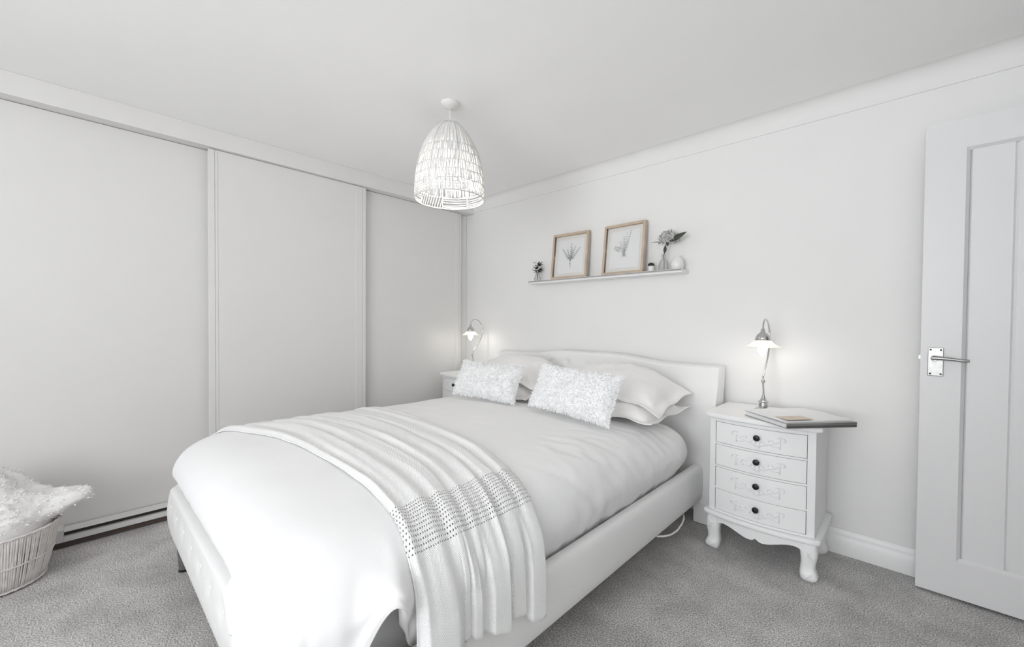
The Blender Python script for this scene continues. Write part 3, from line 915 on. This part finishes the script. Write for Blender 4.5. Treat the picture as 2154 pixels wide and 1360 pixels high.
    for sx in (-1, 1):
        for sy in (-1, 1):
            rows = []
            cx, cy = sx * 0.1975, (-0.162 if sy < 0 else 0.148)
            for z, off, hs in LG:
                row = []
                for k in range(20):
                    a = 2 * PI * k / 20
                    ca, sa = cos(a), sin(a)
                    f = 1 / (abs(ca) ** 4 + abs(sa) ** 4) ** 0.25
                    row.append((cx + sx * off + hs * 0.92 * f * ca, cy + sy * off + hs * 0.92 * f * sa, z))
                rows.append(row)
            lg = MB(); o_ = lg.grid(rows, closed_u=True)
            lg.f.append(tuple(o_ + (len(rows) - 1) * 20 + k for k in range(20)))
            lg.f.append(tuple(o_ + k for k in range(20)))
            # scroll on the knee and toe
            if sy < 0:
                yk = cy - 0.036
                lg.tube([(cx + sx * 0.02, yk, 0.150), (cx + sx * 0.005, yk - 0.004, 0.135), (cx + sx * 0.012, yk - 0.002, 0.115), (cx + sx * 0.026, yk + 0.004, 0.105)], [0.003, 0.005, 0.005, 0.003], 8)
                lg.tube([(cx - 0.02, yk + 0.002, 0.040), (cx, yk - 0.006, 0.026), (cx + 0.02, yk + 0.002, 0.040)], [0.003, 0.006, 0.003], 8)
            lg.build('leg', M['paint'], t, smooth=True, angle=1.0)
    return t
NSR = nightstand('white carved nightstand with four drawers, nearest the door', (-0.502, 2.43, 0))
NSL = copy_tree(NSR)
NSL.location = (-2.785, 2.43, 0)
NSL['label'] = 'white carved nightstand beyond the bed beside the wardrobe, mostly hidden'

# ------------------------------------------------------------------ swan-neck lamps
def lamp(label, loc_, rz):
    t = thing('table_lamp', label, 'lamp', loc_, rz, 'chrome swan-neck bedside lamps')
    MB().lathe([(0.001, 0.0002), (0.044, 0.0002), (0.045, 0.004), (0.043, 0.009), (0.036, 0.012), (0.030, 0.018), (0.021, 0.022), (0.0195, 0.045), (0.023, 0.048), (0.023, 0.053), (0.016, 0.058), (0.009, 0.072), (0.006, 0.085)], 32, (0, 0.035, 0)).build('base', M['chrome'], t, smooth=True, angle=0.9)
    pts = [(0.035, 0.08), (0.034, 0.11), (0.022, 0.145), (0.020, 0.175), (0.040, 0.200), (0.070, 0.232), (0.105, 0.27), (0.132, 0.315), (0.143, 0.36), (0.140, 0.405), (0.120, 0.443), (0.088, 0.468), (0.052, 0.477), (0.022, 0.468), (0.005, 0.448), (0.0, 0.425)]
    # smooth the neck curve
    P = []
    for i in range(len(pts) - 1):
        p0, p1, p2, p3 = pts[max(0, i - 1)], pts[i], pts[i + 1], pts[min(len(pts) - 1, i + 2)]
        for k in range(4):
            u = k / 4
            P.append(tuple(0.5 * (2 * b + (c - a) * u + (2 * a - 5 * b + 4 * c - d) * u * u + (3 * b - a - 3 * c + d) * u ** 3) for a, b, c, d in zip(p0, p1, p2, p3)))
    P.append(pts[-1])
    MB().tube([(0, y, z) for y, z in P], 0.0042, 10).build('swan_neck', M['chrome'], t, smooth=True)
    MB().blob((0, 0.022, 0.158), 0.010, 0.010, 0.011).build('stem_knop', M['chrome'], t, smooth=True)
    MB().lathe([(0.004, 0.43), (0.009, 0.428), (0.010, 0.415), (0.015, 0.408), (0.026, 0.399), (0.034, 0.384), (0.037, 0.366), (0.0355, 0.366), (0.032, 0.383), (0.025, 0.396), (0.012, 0.404)], 32, (0, 0, 0), cap=False).build('shade_cap', M['chrome'], t, smooth=True)
    sh = []
    for r, z in [(0.0345, 0.3675), (0.039, 0.361), (0.048, 0.351), (0.062, 0.343), (0.074, 0.337), (0.080, 0.334)]:
        sh.append([((r + 0.0012 * cos(24 * a)) * cos(a), (r + 0.0012 * cos(24 * a)) * sin(a), z) for a in [2 * PI * k / 144 for k in range(144)]])
    g = MB(); g.grid(sh, closed_u=True)
    g.build('glass_shade', M['frost'], t, smooth=True, solid=0.002)
    MB().lathe([(0.010, 0.405), (0.012, 0.385), (0.012, 0.362)], 16, cap=True).build('bulb_holder', M['ceramic'], t, smooth=True, angle=0.7)
    MB().lathe([(0.009, 0.361), (0.013, 0.352), (0.0205, 0.338), (0.022, 0.326), (0.019, 0.312), (0.011, 0.298), (0.004, 0.288)], 20).build('bulb', M['bulb'], t, smooth=True)
    return t
lamp('chrome swan-neck lamp on the nightstand nearest the door', (-0.530, 2.41, 0.7005), 0.0)
lamp('chrome swan-neck lamp on the far left nightstand by the wardrobe', (-2.835, 2.43, 0.7005), 0.0)

# ------------------------------------------------------------------ book and magazine on the right nightstand
ang = math.atan2(-0.200, 0.237)
bk0 = thing('hardback_book', 'large grey hardback lying on the right nightstand', 'book', (-0.362, 2.318, 0.7008), ang)
bw, bd, bh = 0.27, 0.335, 0.024
MB().box(-bw / 2, bw / 2, -bd / 2, bd / 2, 0.0, 0.003).box(-bw / 2, bw / 2, -bd / 2, bd / 2, bh - 0.003, bh).box(bw / 2 - 0.004, bw / 2, -bd / 2, bd / 2, 0.003, bh - 0.003).build('cover', M['bookgrey'], bk0, bevel=0.001)
pg = MB()
for k in range(8):
    z0 = 0.0032 + k * 0.0022
    e = 0.004 + 0.0015 * (k % 2)
    pg.box(-bw / 2 + e, bw / 2 - 0.0045, -bd / 2 + e, bd / 2 - e, z0, z0 + 0.00215)
pg.build('pages', M['paper'], bk0)
mg = thing('magazine', 'white magazine with a beige panel lying on the grey hardback', 'magazine', (-0.366, 2.318, 0.7008 + bh + 0.0004), ang + 0.03)
m0 = MB()
rows = []
for j in range(13):
    v = j / 12
    rows.append([(lerp(-0.130, 0.125, i / 16), lerp(-0.163, 0.163, v), 0.0055 + 0.002 * sin(PI * i / 16) + 0.0015 * sin(i * 0.7 + v * 3)) for i in range(17)])
base = [[(p[0], p[1], 0.0) for p in r] for r in rows]
a = m0.grid(rows); b = m0.grid([r[::-1] for r in base])
nc = 17
for i in range(16):
    for jj in (0, 12):
        m0.f.append((a + jj * nc + i, a + jj * nc + i + 1, b + jj * nc + 16 - i - 1, b + jj * nc + 16 - i))
for j in range(12):
    for ii in (0, 16):
        m0.f.append((a + j * nc + ii, a + (j + 1) * nc + ii, b + (j + 1) * nc + 16 - ii, b + j * nc + 16 - ii))
m0.build('pages', M['paper'], mg)
pp = MB(); pp.box(0.045, 0.115, -0.150, -0.02, 0.0092, 0.0097)
pp.build('beige_panel', M['beige'], mg)

# ------------------------------------------------------------------ pendant
PXY = (-1.755, 1.355)
pd = thing('pendant_light', 'white woven rattan dome pendant lamp hanging from the ceiling', 'ceiling lamp', (*PXY, 0))
MB().lathe([(0.050, CEIL - 0.0005), (0.050, CEIL - 0.008), (0.042, CEIL - 0.017), (0.018, CEIL - 0.028), (0.007, CEIL - 0.031)], 32).build('ceiling_rose', M['cord'], pd, smooth=True, angle=0.9)
MB().tube([(0, 0, CEIL - 0.03), (0, 0, 2.24), (0, 0, 2.19)], 0.0035, 8).build('cord', M['cord'], pd, smooth=True)
SP = [(1.795, 0.181), (1.83, 0.180), (1.88, 0.177), (1.93, 0.172), (1.984, 0.162), (2.036, 0.147), (2.087, 0.126), (2.137, 0.096), (2.17, 0.066), (2.188, 0.046)]
def sr(z): return sinterp(SP, z)
def spt(a, z, dr=0.0):
    r = sr(z) + dr
    return (r * cos(a), r * sin(a), z)
NRIB = 8
A0 = 0.35
rb = MB()
for k in range(NRIB):
    a = A0 + 2 * PI * k / NRIB
    rb.tube([spt(a, lerp(1.795, 2.188, i / 16), 0.003) for i in range(17)], 0.0022, 6)
rb.build('rib', M['rattan'], pd, smooth=True)
def poly_ring(z, dip, r=0.0022, dr=0.002):
    """hoop that sags between the ribs"""
    pts = []
    for i in range(96):
        a = A0 + 2 * PI * i / 96
        t = (i % (96 // NRIB)) / (96 // NRIB)
        pts.append(spt(a, z - dip * sin(PI * t), dr))
    return pts
hoops = [1.795, 1.86, 1.905, 1.95, 2.0, 2.045]
for z in hoops + [2.188]:
    if z == 1.795 or z == 2.188:
        pts = [spt(2 * PI * i / 64, z, 0) for i in range(64)]
        MB().tube(pts, 0.0038 if z < 1.8 else 0.003, 8, closed=True).build('hoop', M['rattan'], pd, smooth=True)
    else:
        MB().tube(poly_ring(z, 0.006), 0.0022, 6, closed=True).build('hoop', M['rattan'], pd, smooth=True)
wv = MB()
rw = random.Random(3)
def strip(a0, z0, a1, z1, hw, dr=0.0, n=5):
    rows = []
    for i in range(n + 1):
        t = i / n
        a, z = lerp(a0, a1, t), lerp(z0, z1, t)
        wdt = hw / sr(z)
        rows.append([spt(a - wdt, z, dr), spt(a, z, dr + 0.0012), spt(a + wdt, z, dr)])
    wv.grid(rows)
for k in range(150):         # close-woven crown
    a = 2 * PI * (k + rw.uniform(-0.25, 0.25)) / 150
    strip(a, 2.187, a + rw.uniform(-0.01, 0.01), 2.045, 0.0030 if k % 2 else 0.0024, rw.uniform(-0.001, 0.001), 7)
bands = [(2.045, 2.0, 150, 0.0030), (2.0, 1.95, 140, 0.0028), (1.95, 1.905, 128, 0.0026), (1.905, 1.86, 112, 0.0024)]
for z1, z0, n, hw in bands:
    for k in range(n):
        a = 2 * PI * (k + rw.uniform(-0.35, 0.35)) / n
        sect = int((a - A0) / (2 * PI / NRIB)) % NRIB
        strip(a, z1, a + rw.uniform(-0.03, 0.03), z0, hw * rw.uniform(0.7, 1.25), rw.uniform(-0.001, 0.001), 3)
for s_ in range(NRIB):       # open lower band: strands slanting from rib to rib
    a0, a1 = A0 + 2 * PI * s_ / NRIB, A0 + 2 * PI * (s_ + 1) / NRIB
    if s_ % 4 == 3:
        for k in range(9):
            t = (k + 0.5) / 9
            strip(lerp(a0, a1, t) - 0.05, 1.86, lerp(a0, a1, t) + 0.05, 1.797, 0.0020)
    else:
        for k in range(5):
            z = 1.80 + k * 0.0125
            strip(a0, z + rw.uniform(-0.004, 0.004), a1, z + rw.uniform(-0.004, 0.006), 0.030 * 0 + 0.0022, 0, 8) if False else None
            rows = []
            za, zb = z + rw.uniform(-0.003, 0.004), z + rw.uniform(-0.003, 0.006)
            for i in range(9):
                a, zz = lerp(a0, a1, i / 8), lerp(za, zb, i / 8)
                rows.append([spt(a, zz - 0.0022), spt(a, zz, 0.001), spt(a, zz + 0.0022)])
            wv.grid(rows)
wv.build('woven_strands', M['rattan'], pd, smooth=True, solid=0.0012, soff=0, merge=0)
MB().lathe([(0.018, 2.192), (0.020, 2.185), (0.020, 2.12), (0.017, 2.115)], 20).build('lamp_holder', M['cord'], pd, smooth=True, angle=0.7)
sp_ = MB()
star = []
for k in range(3):
    a = 2 * PI * k / 3
    for r_, da in ((0.047, -0.05), (0.047, 0.05), (0.020, 0.9)):
        star.append((r_ * cos(a + da), r_ * sin(a + da)))
sp_.prism(star, 2.192, 2.195)
sp_.build('spider', M['cord'], pd)
MB().lathe([(0.013, 2.114), (0.016, 2.095), (0.027, 2.065), (0.033, 2.035), (0.030, 2.008), (0.018, 1.990), (0.004, 1.984)], 24).build('bulb', M['bulb_big'], pd, smooth=True)
l = bpy.data.objects.new('ceiling_bulb_light', bpy.data.lights.new('ceiling_bulb_light', 'POINT'))
C.objects.link(l); l.parent = pd; l.location = (0, 0, 1.90)
l.data.energy = PENDANT_W; l.data.color = (1.0, 0.93, 0.82); l.data.shadow_soft_size = 0.035

# ------------------------------------------------------------------ picture ledge and what stands on it
SZ = 1.486
ld = MB().box(-2.245, -0.995, 2.535, BW - 0.0005, SZ - 0.020, SZ)
ld.box(-2.245, -0.995, 2.535, 2.541, SZ, SZ + 0.003)
tag(ld.build('picture_ledge', M['trim'], bevel=0.002), 'long narrow white picture ledge on the wall above the bed', 'shelf')
def sprig(mb, x, z, ang_, L, lw, n, y):
    """a stem with paired leaves, flat on the print"""
    dx, dz = sin(ang_), cos(ang_)
    mb.add([(x - 0.0016, y, z), (x + 0.0016, y, z), (x + dx * L + 0.0008, y, z + dz * L), (x + dx * L - 0.0008, y, z + dz * L)], [(0, 1, 2, 3)])
    for k in range(n):
        t = 0.2 + 0.8 * k / max(1, n - 1)
        bx, bz = x + dx * L * t, z + dz * L * t
        for sd in (-1, 1):
            a2 = ang_ + sd * 0.75
            l = lw * (1.15 - 0.5 * t)
            ex, ez = bx + sin(a2) * l, bz + cos(a2) * l
            mx_, mz_ = (bx + ex) / 2, (bz + ez) / 2
            px, pz = cos(a2) * l * 0.2, -sin(a2) * l * 0.2
            mb.add([(bx, y, bz), (mx_ + px, y, mz_ + pz), (ex, y, ez), (mx_ - px, y, mz_ - pz)], [(0, 1, 2, 3)])
def picture(label, x0, x1, h, rx, rz, which):
    w = x1 - x0
    t = thing('framed_print', label, 'picture', ((x0 + x1) / 2, 2.560, SZ + 0.0042), rz, 'framed botanical prints on the ledge')
    t.rotation_euler = (rx, 0, rz)
    b, d = 0.017, 0.028
    fr = MB()
    fr.box(-w / 2, -w / 2 + b, 0, d, 0, h).box(w / 2 - b, w / 2, 0, d, 0, h).box(-w / 2 + b, w / 2 - b, 0, d, 0, b).box(-w / 2 + b, w / 2 - b, 0, d, h - b, h)
    fr.build('frame', M['oak'], t, bevel=0.0015)
    MB().box(-w / 2 + b, w / 2 - b, d - 0.006, d - 0.001, b, h - b).build('mount', M['mount'], t)
    iw, ih = w * 0.355, h * 0.375
    pr = MB().box(-iw, iw, d - 0.0075, d - 0.006, h / 2 - ih, h / 2 + ih).build('print', M['paper'], t)
    sk_ = MB(); y = d - 0.0079
    zb = h / 2 - ih * 0.42
    if which == 0:
        for a, L, n in ((-0.62, 0.125, 7), (-0.30, 0.10, 5), (0.02, 0.135, 6), (0.34, 0.12, 5), (0.66, 0.125, 6), (0.16, 0.10, 4)):
            sprig(sk_, 0, zb + 0.012, a, L, 0.0165, n + 2, y)
        sprig(sk_, 0, zb + 0.012, PI, 0.045, 0.010, 2, y)
        sprig(sk_, -0.002, zb + 0.004, PI - 0.35, 0.032, 0.008, 2, y)
        sk_.build('botanical_drawing', M['ink'], pr)
    else:
        for a, L, n, lw in ((0.25, 0.175, 10, 0.018), (-0.05, 0.13, 7, 0.017), (-0.32, 0.10, 6, 0.020), (0.10, 0.15, 7, 0.014)):
            sprig(sk_, 0.0, zb + 0.01, a, L, lw, n, y)
        sprig(sk_, -0.018, zb + 0.045, -1.1, 0.055, 0.030, 4, y)
        for k in range(9):
            sprig(sk_, 0, zb + 0.012, -2.2 + k * 0.55, 0.022, 0.010, 2, y)
        sk_.build('botanical_drawing', M['inkpale'], pr)
    MB().box(-w / 2 + b, w / 2 - b, 0.008, 0.010, b, h - b).build('glazing', M['pane'], t)
    return t
picture('oak framed print of a dark leafy sprig, nearest the small bud vase on the ledge', -2.030, -1.708, 0.352, -0.115, 0.03, 0)
picture('oak framed print of a pale grey sprig, beside the lidded jar and flower vase', -1.575, -1.262, 0.352, -0.115, -0.02, 1)
def leafshape(mb, p, d, up, L, w, curl=0.2, n=6):
    d = Vector(d).normalized(); up = Vector(up); s = d.cross(up).normalized(); nn = s.cross(d)
    rows = []
    for i in range(n + 1):
        t = i / n
        c = Vector(p) + d * L * t + nn * (-curl * L * t * t)
        ww = w * sin(PI * (0.06 + 0.94 * t)) ** 0.8 * (1 - 0.35 * t)
        rows.append([tuple(c - s * ww), tuple(c + nn * ww * 0.25), tuple(c + s * ww)])
    mb.grid(rows)
# small vase on the left
v1 = thing('bud_vase', 'small clear glass vase with a dark sprig at the left end of the ledge', 'vase', (-2.19, 2.59, SZ + 0.0005))
MB().lathe([(0.020, 0.0), (0.026, 0.004), (0.028, 0.025), (0.020, 0.048), (0.015, 0.058), (0.018, 0.068)], 24, cap=False).build('glass', M['glass'], v1, smooth=True, solid=0.002)
g = MB()
r5 = random.Random(11)
for k in range(5):
    a = r5.uniform(0, 6.28)
    g.tube([(0, 0, 0.006), (0.003 * cos(a), 0.003 * sin(a), 0.06), (0.022 * cos(a), 0.012 * sin(a), 0.11)], 0.0014, 5)
g.build('stem', M['leaf'], v1)
g = MB()
for k in range(30):
    a = r5.uniform(0, 6.28); z = r5.uniform(0.072, 0.135)
    leafshape(g, (0.014 * cos(a), 0.010 * sin(a), z), (cos(a), 0.6 * sin(a), r5.uniform(0.1, 1.1)), (0.1, 0, 1), r5.uniform(0.028, 0.046), r5.uniform(0.008, 0.014))
g.build('leaves', M['leaf'], v1, smooth=True, solid=0.0006)
g = MB()
for k in range(14):
    a = r5.uniform(0, 6.28); rr = r5.uniform(0.012, 0.045)
    g.blob((rr * cos(a), 0.6 * rr * sin(a), r5.uniform(0.10, 0.165)), 0.0045, 0.0045, 0.0035, 6, 4)
g.build('blossom', M['petal'], v1, smooth=True)
# flower bottle on the right
v2 = thing('flower_vase', 'clear glass bottle vase holding one large pale bloom with dark leaves', 'vase', (-1.135, 2.592, SZ + 0.0005))
MB().lathe([(0.024, 0.0), (0.030, 0.004), (0.032, 0.03), (0.026, 0.06), (0.013, 0.08), (0.012, 0.10), (0.015, 0.108)], 24, cap=False).build('glass', M['glass'], v2, smooth=True, solid=0.002)
MB().tube([(0.004, 0, 0.006), (0.004, 0, 0.05), (0.002, -0.002, 0.10), (0.010, -0.004, 0.145), (0.024, -0.006, 0.19)], [0.0018, 0.0018, 0.0025, 0.003, 0.003], 8).build('stem', M['leaf'], v2, smooth=True)
g = MB()
r6 = random.Random(5)
bc = Vector((0.035, -0.012, 0.205))
for k in range(170):
    th_, ph = r6.uniform(0, 2 * PI), math.acos(r6.uniform(-0.5, 1))
    n = Vector((sin(ph) * cos(th_) * 1.2, sin(ph) * sin(th_) * 0.75, cos(ph) * 0.85))
    p = bc + n * 0.052 * r6.uniform(0.8, 1.06)
    leafshape(g, p, (n + Vector((r6.uniform(-1, 1), r6.uniform(-1, 1), r6.uniform(-1, 1)))).normalized(), n + Vector((0.01, 0.02, 0.03)), r6.uniform(0.014, 0.022), r6.uniform(0.005, 0.008), 0.3, 3)
g.build('bloom', M['petal'], v2, smooth=True, solid=0.0006)
g = MB()
leafshape(g, (0.055, -0.035, 0.18), (1, -0.15, 0.42), (0.2, -0.9, 0.5), 0.115, 0.024, 0.05, 8)
leafshape(g, (0.05, -0.03, 0.185), (0.9, -0.2, 0.0), (0.2, -0.7, 0.7), 0.05, 0.013, 0.1, 8)
leafshape(g, (-0.015, -0.02, 0.185), (-1, -0.1, 0.35), (0.1, -0.4, 0.9), 0.062, 0.009, 0.35, 8)
leafshape(g, (0.010, -0.010, 0.115), (0.2, -0.2, 1), (0.2, -0.9, 0.1), 0.05, 0.012, 0.0, 8)
leafshape(g, (0.03, -0.016, 0.155), (0.3, -0.2, 0.8), (0.2, -0.9, 0.1), 0.03, 0.007, 0.0, 8)
g.build('leaves', M['leaf'], v2, smooth=True, solid=0.0008)
v3 = thing('lidded_jar', 'small white jar with a domed black lid beside the right picture', 'jar', (-1.218, 2.592, SZ + 0.0005))
MB().lathe([(0.001, 0.0), (0.016, 0.0), (0.020, 0.006), (0.021, 0.03), (0.018, 0.042), (0.001, 0.042)], 24, cap=False).build('jar_body', M['ceramic'], v3, smooth=True)
MB().lathe([(0.001, 0.0425), (0.021, 0.0425), (0.0215, 0.046), (0.018, 0.056), (0.010, 0.062), (0.001, 0.064)], 24, cap=False).build('lid', M['black'], v3, smooth=True)
tag(MB().lathe([(0.001, 0.0), (0.028, 0.0), (0.038, 0.012), (0.042, 0.035), (0.040, 0.060), (0.030, 0.082), (0.020, 0.092), (0.018, 0.098), (0.020, 0.102), (0.016, 0.102), (0.014, 0.09), (0.001, 0.085)], 32, cap=False).build('ceramic_pot', M['ceramic'], smooth=True),
    'round white ceramic pot at the right end of the ledge', 'pot').location = (-1.045, 2.59, SZ + 0.0005)
bpy.data.objects['ceramic_pot'].scale = (0.92, 0.92, 0.88)

# ------------------------------------------------------------------ basket with fluffy throw
BKX, BKY = -2.825, -0.262
bs = thing('wicker_basket', 'whitewashed wicker basket on the carpet by the wardrobe', 'basket', (BKX, BKY, 0))
BR0, BR1, BH = 0.142, 0.196, 0.245
def br(z): return lerp(BR0, BR1, (z / BH) ** 0.8)
sd = MB()
rk = random.Random(2)
NS = 150
for k in range(NS):
    a = 2 * PI * (k + rk.uniform(-0.2, 0.2)) / NS
    hw = rk.uniform(0.0030, 0.0043)
    rows = []
    for i in range(7):
        z = lerp(0.008, BH, i / 6)
        r = br(z) + rk.uniform(-0.0012, 0.0012)
        w = hw / r
        rows.append([(r * cos(a - w), r * sin(a - w), z), ((r + 0.0022) * cos(a), (r + 0.0022) * sin(a), z), (r * cos(a + w), r * sin(a + w), z)])
    sd.grid(rows)
sd.build('woven_sides', M['wicker'], bs, smooth=True, solid=0.002, soff=-1, merge=0)
for z, r_ in ((BH, 0.0055), (0.118, 0.0034), (0.012, 0.005)):
    h = MB()
    for ph in (0, PI):
        h.tube([((br(z) + 0.002 + 0.0022 * cos(18 * a + ph)) * cos(a), (br(z) + 0.002 + 0.0022 * cos(18 * a + ph)) * sin(a), z + 0.0022 * sin(18 * a + ph)) for a in [2 * PI * i / 144 for i in range(144)]], r_ * 0.7, 6, closed=True)
    h.build('rim' if z == BH else 'woven_band', M['wicker'], bs, smooth=True)
MB().lathe([(0.001, 0.004), (BR0 - 0.004, 0.004), (BR0 - 0.004, 0.012), (0.001, 0.012)], 40, cap=False).build('basket_bottom', M['wicker'], bs)
# heap of fluffy blanket
fb = MB()
nu, nv = 180, 70
rows = []
for j in range(nv + 1):
    v = j / nv
    row = []
    for i in range(nu):
        a = 2 * PI * i / nu
        # v: 0 tucked inside the rim .. 1 top
        da = ((a - 1.36 + PI) % (2 * PI)) - PI        # the corner that flops out over the rim
        lobe = math.exp(-(da / 0.34) ** 2)
        R = 0.172 * cos(v * PI / 2) ** 0.75
        z = 0.16 + 0.09 * sstep(0, 0.22, v) + 0.25 * sin(max(0, v - 0.15) / 0.85 * PI / 2) ** 1.15
        k = sstep(0.16, 0.30, v) * (1 - sstep(0.36, 0.72, v))
        R += lobe * 0.140 * k
        z += lobe * k * 0.030 - lobe * 0.045 * sstep(0.3, 0.5, v) * (1 - sstep(0.7, 1, v))
        R += 0.018 * sstep(0.15, 0.3, v) * (1 - v)
        dx, dy = R * cos(a), R * sin(a)
        # the peak leans toward the window end
        lean = sstep(0.3, 1, v)
        dy -= 0.045 * lean
        n = 0.026 * N3(dx * 9 + 3, dy * 9, z * 9) + 0.010 * N3(dx * 26, dy * 26, z * 26) + 0.007 * abs(N3(dx * 70, dy * 70, z * 70))
        n *= sstep(0.12, 0.3, v)
        row.append((dx * (1 + n * 2.2), dy * (1 + n * 2.2), z + n))
    rows.append(row)
o_ = fb.grid(rows, closed_u=True)
fb.f.append(tuple(o_ + i for i in range(nu))[::-1])
rr = random.Random(8)
for k in range(2600):
    j = rr.randrange(int(nv * 0.2), nv - 2); i = rr.randrange(nu)
    p = Vector(rows[j][i]); n = Vector((p.x, p.y, (p.z - 0.2) * 0.7)).normalized()
    dr = (n + Vector((rr.uniform(-1, 1), rr.uniform(-1, 1), rr.uniform(-0.8, 0.6))) * 0.6).normalized()
    s_ = dr.cross(Vector((rr.uniform(-1, 1), rr.uniform(-1, 1), 0.3))).normalized() * 0.0024
    l = rr.uniform(0.007, 0.016); m_ = p + dr * l * 0.5; e = p + (dr + Vector((0, 0, -0.3))).normalized() * l
    fb.add([p - s_, p + s_, m_ + s_, m_ - s_, e], [(0, 1, 2, 3), (3, 2, 4)])
bl = fb.build('fluffy_blanket', M['furb'], smooth=True, merge=0)
bl.location = (BKX, BKY, 0.0)
tag(bl, 'fluffy ivory blanket heaped in the wicker basket', 'blanket')

# ------------------------------------------------------------------ loose cable under the bed rail
cb = MB().tube([(-0.838, 2.20, 0.1445), (-0.822, 2.17, 0.140), (-0.812, 2.12, 0.130), (-0.808, 2.05, 0.122), (-0.810, 1.98, 0.126), (-0.820, 1.92, 0.136), (-0.838, 1.88, 0.1445)], 0.0045, 8)
tag(cb.build('cable', M['cord'], smooth=True), 'white cable looping below the right side rail of the bed', 'cable')
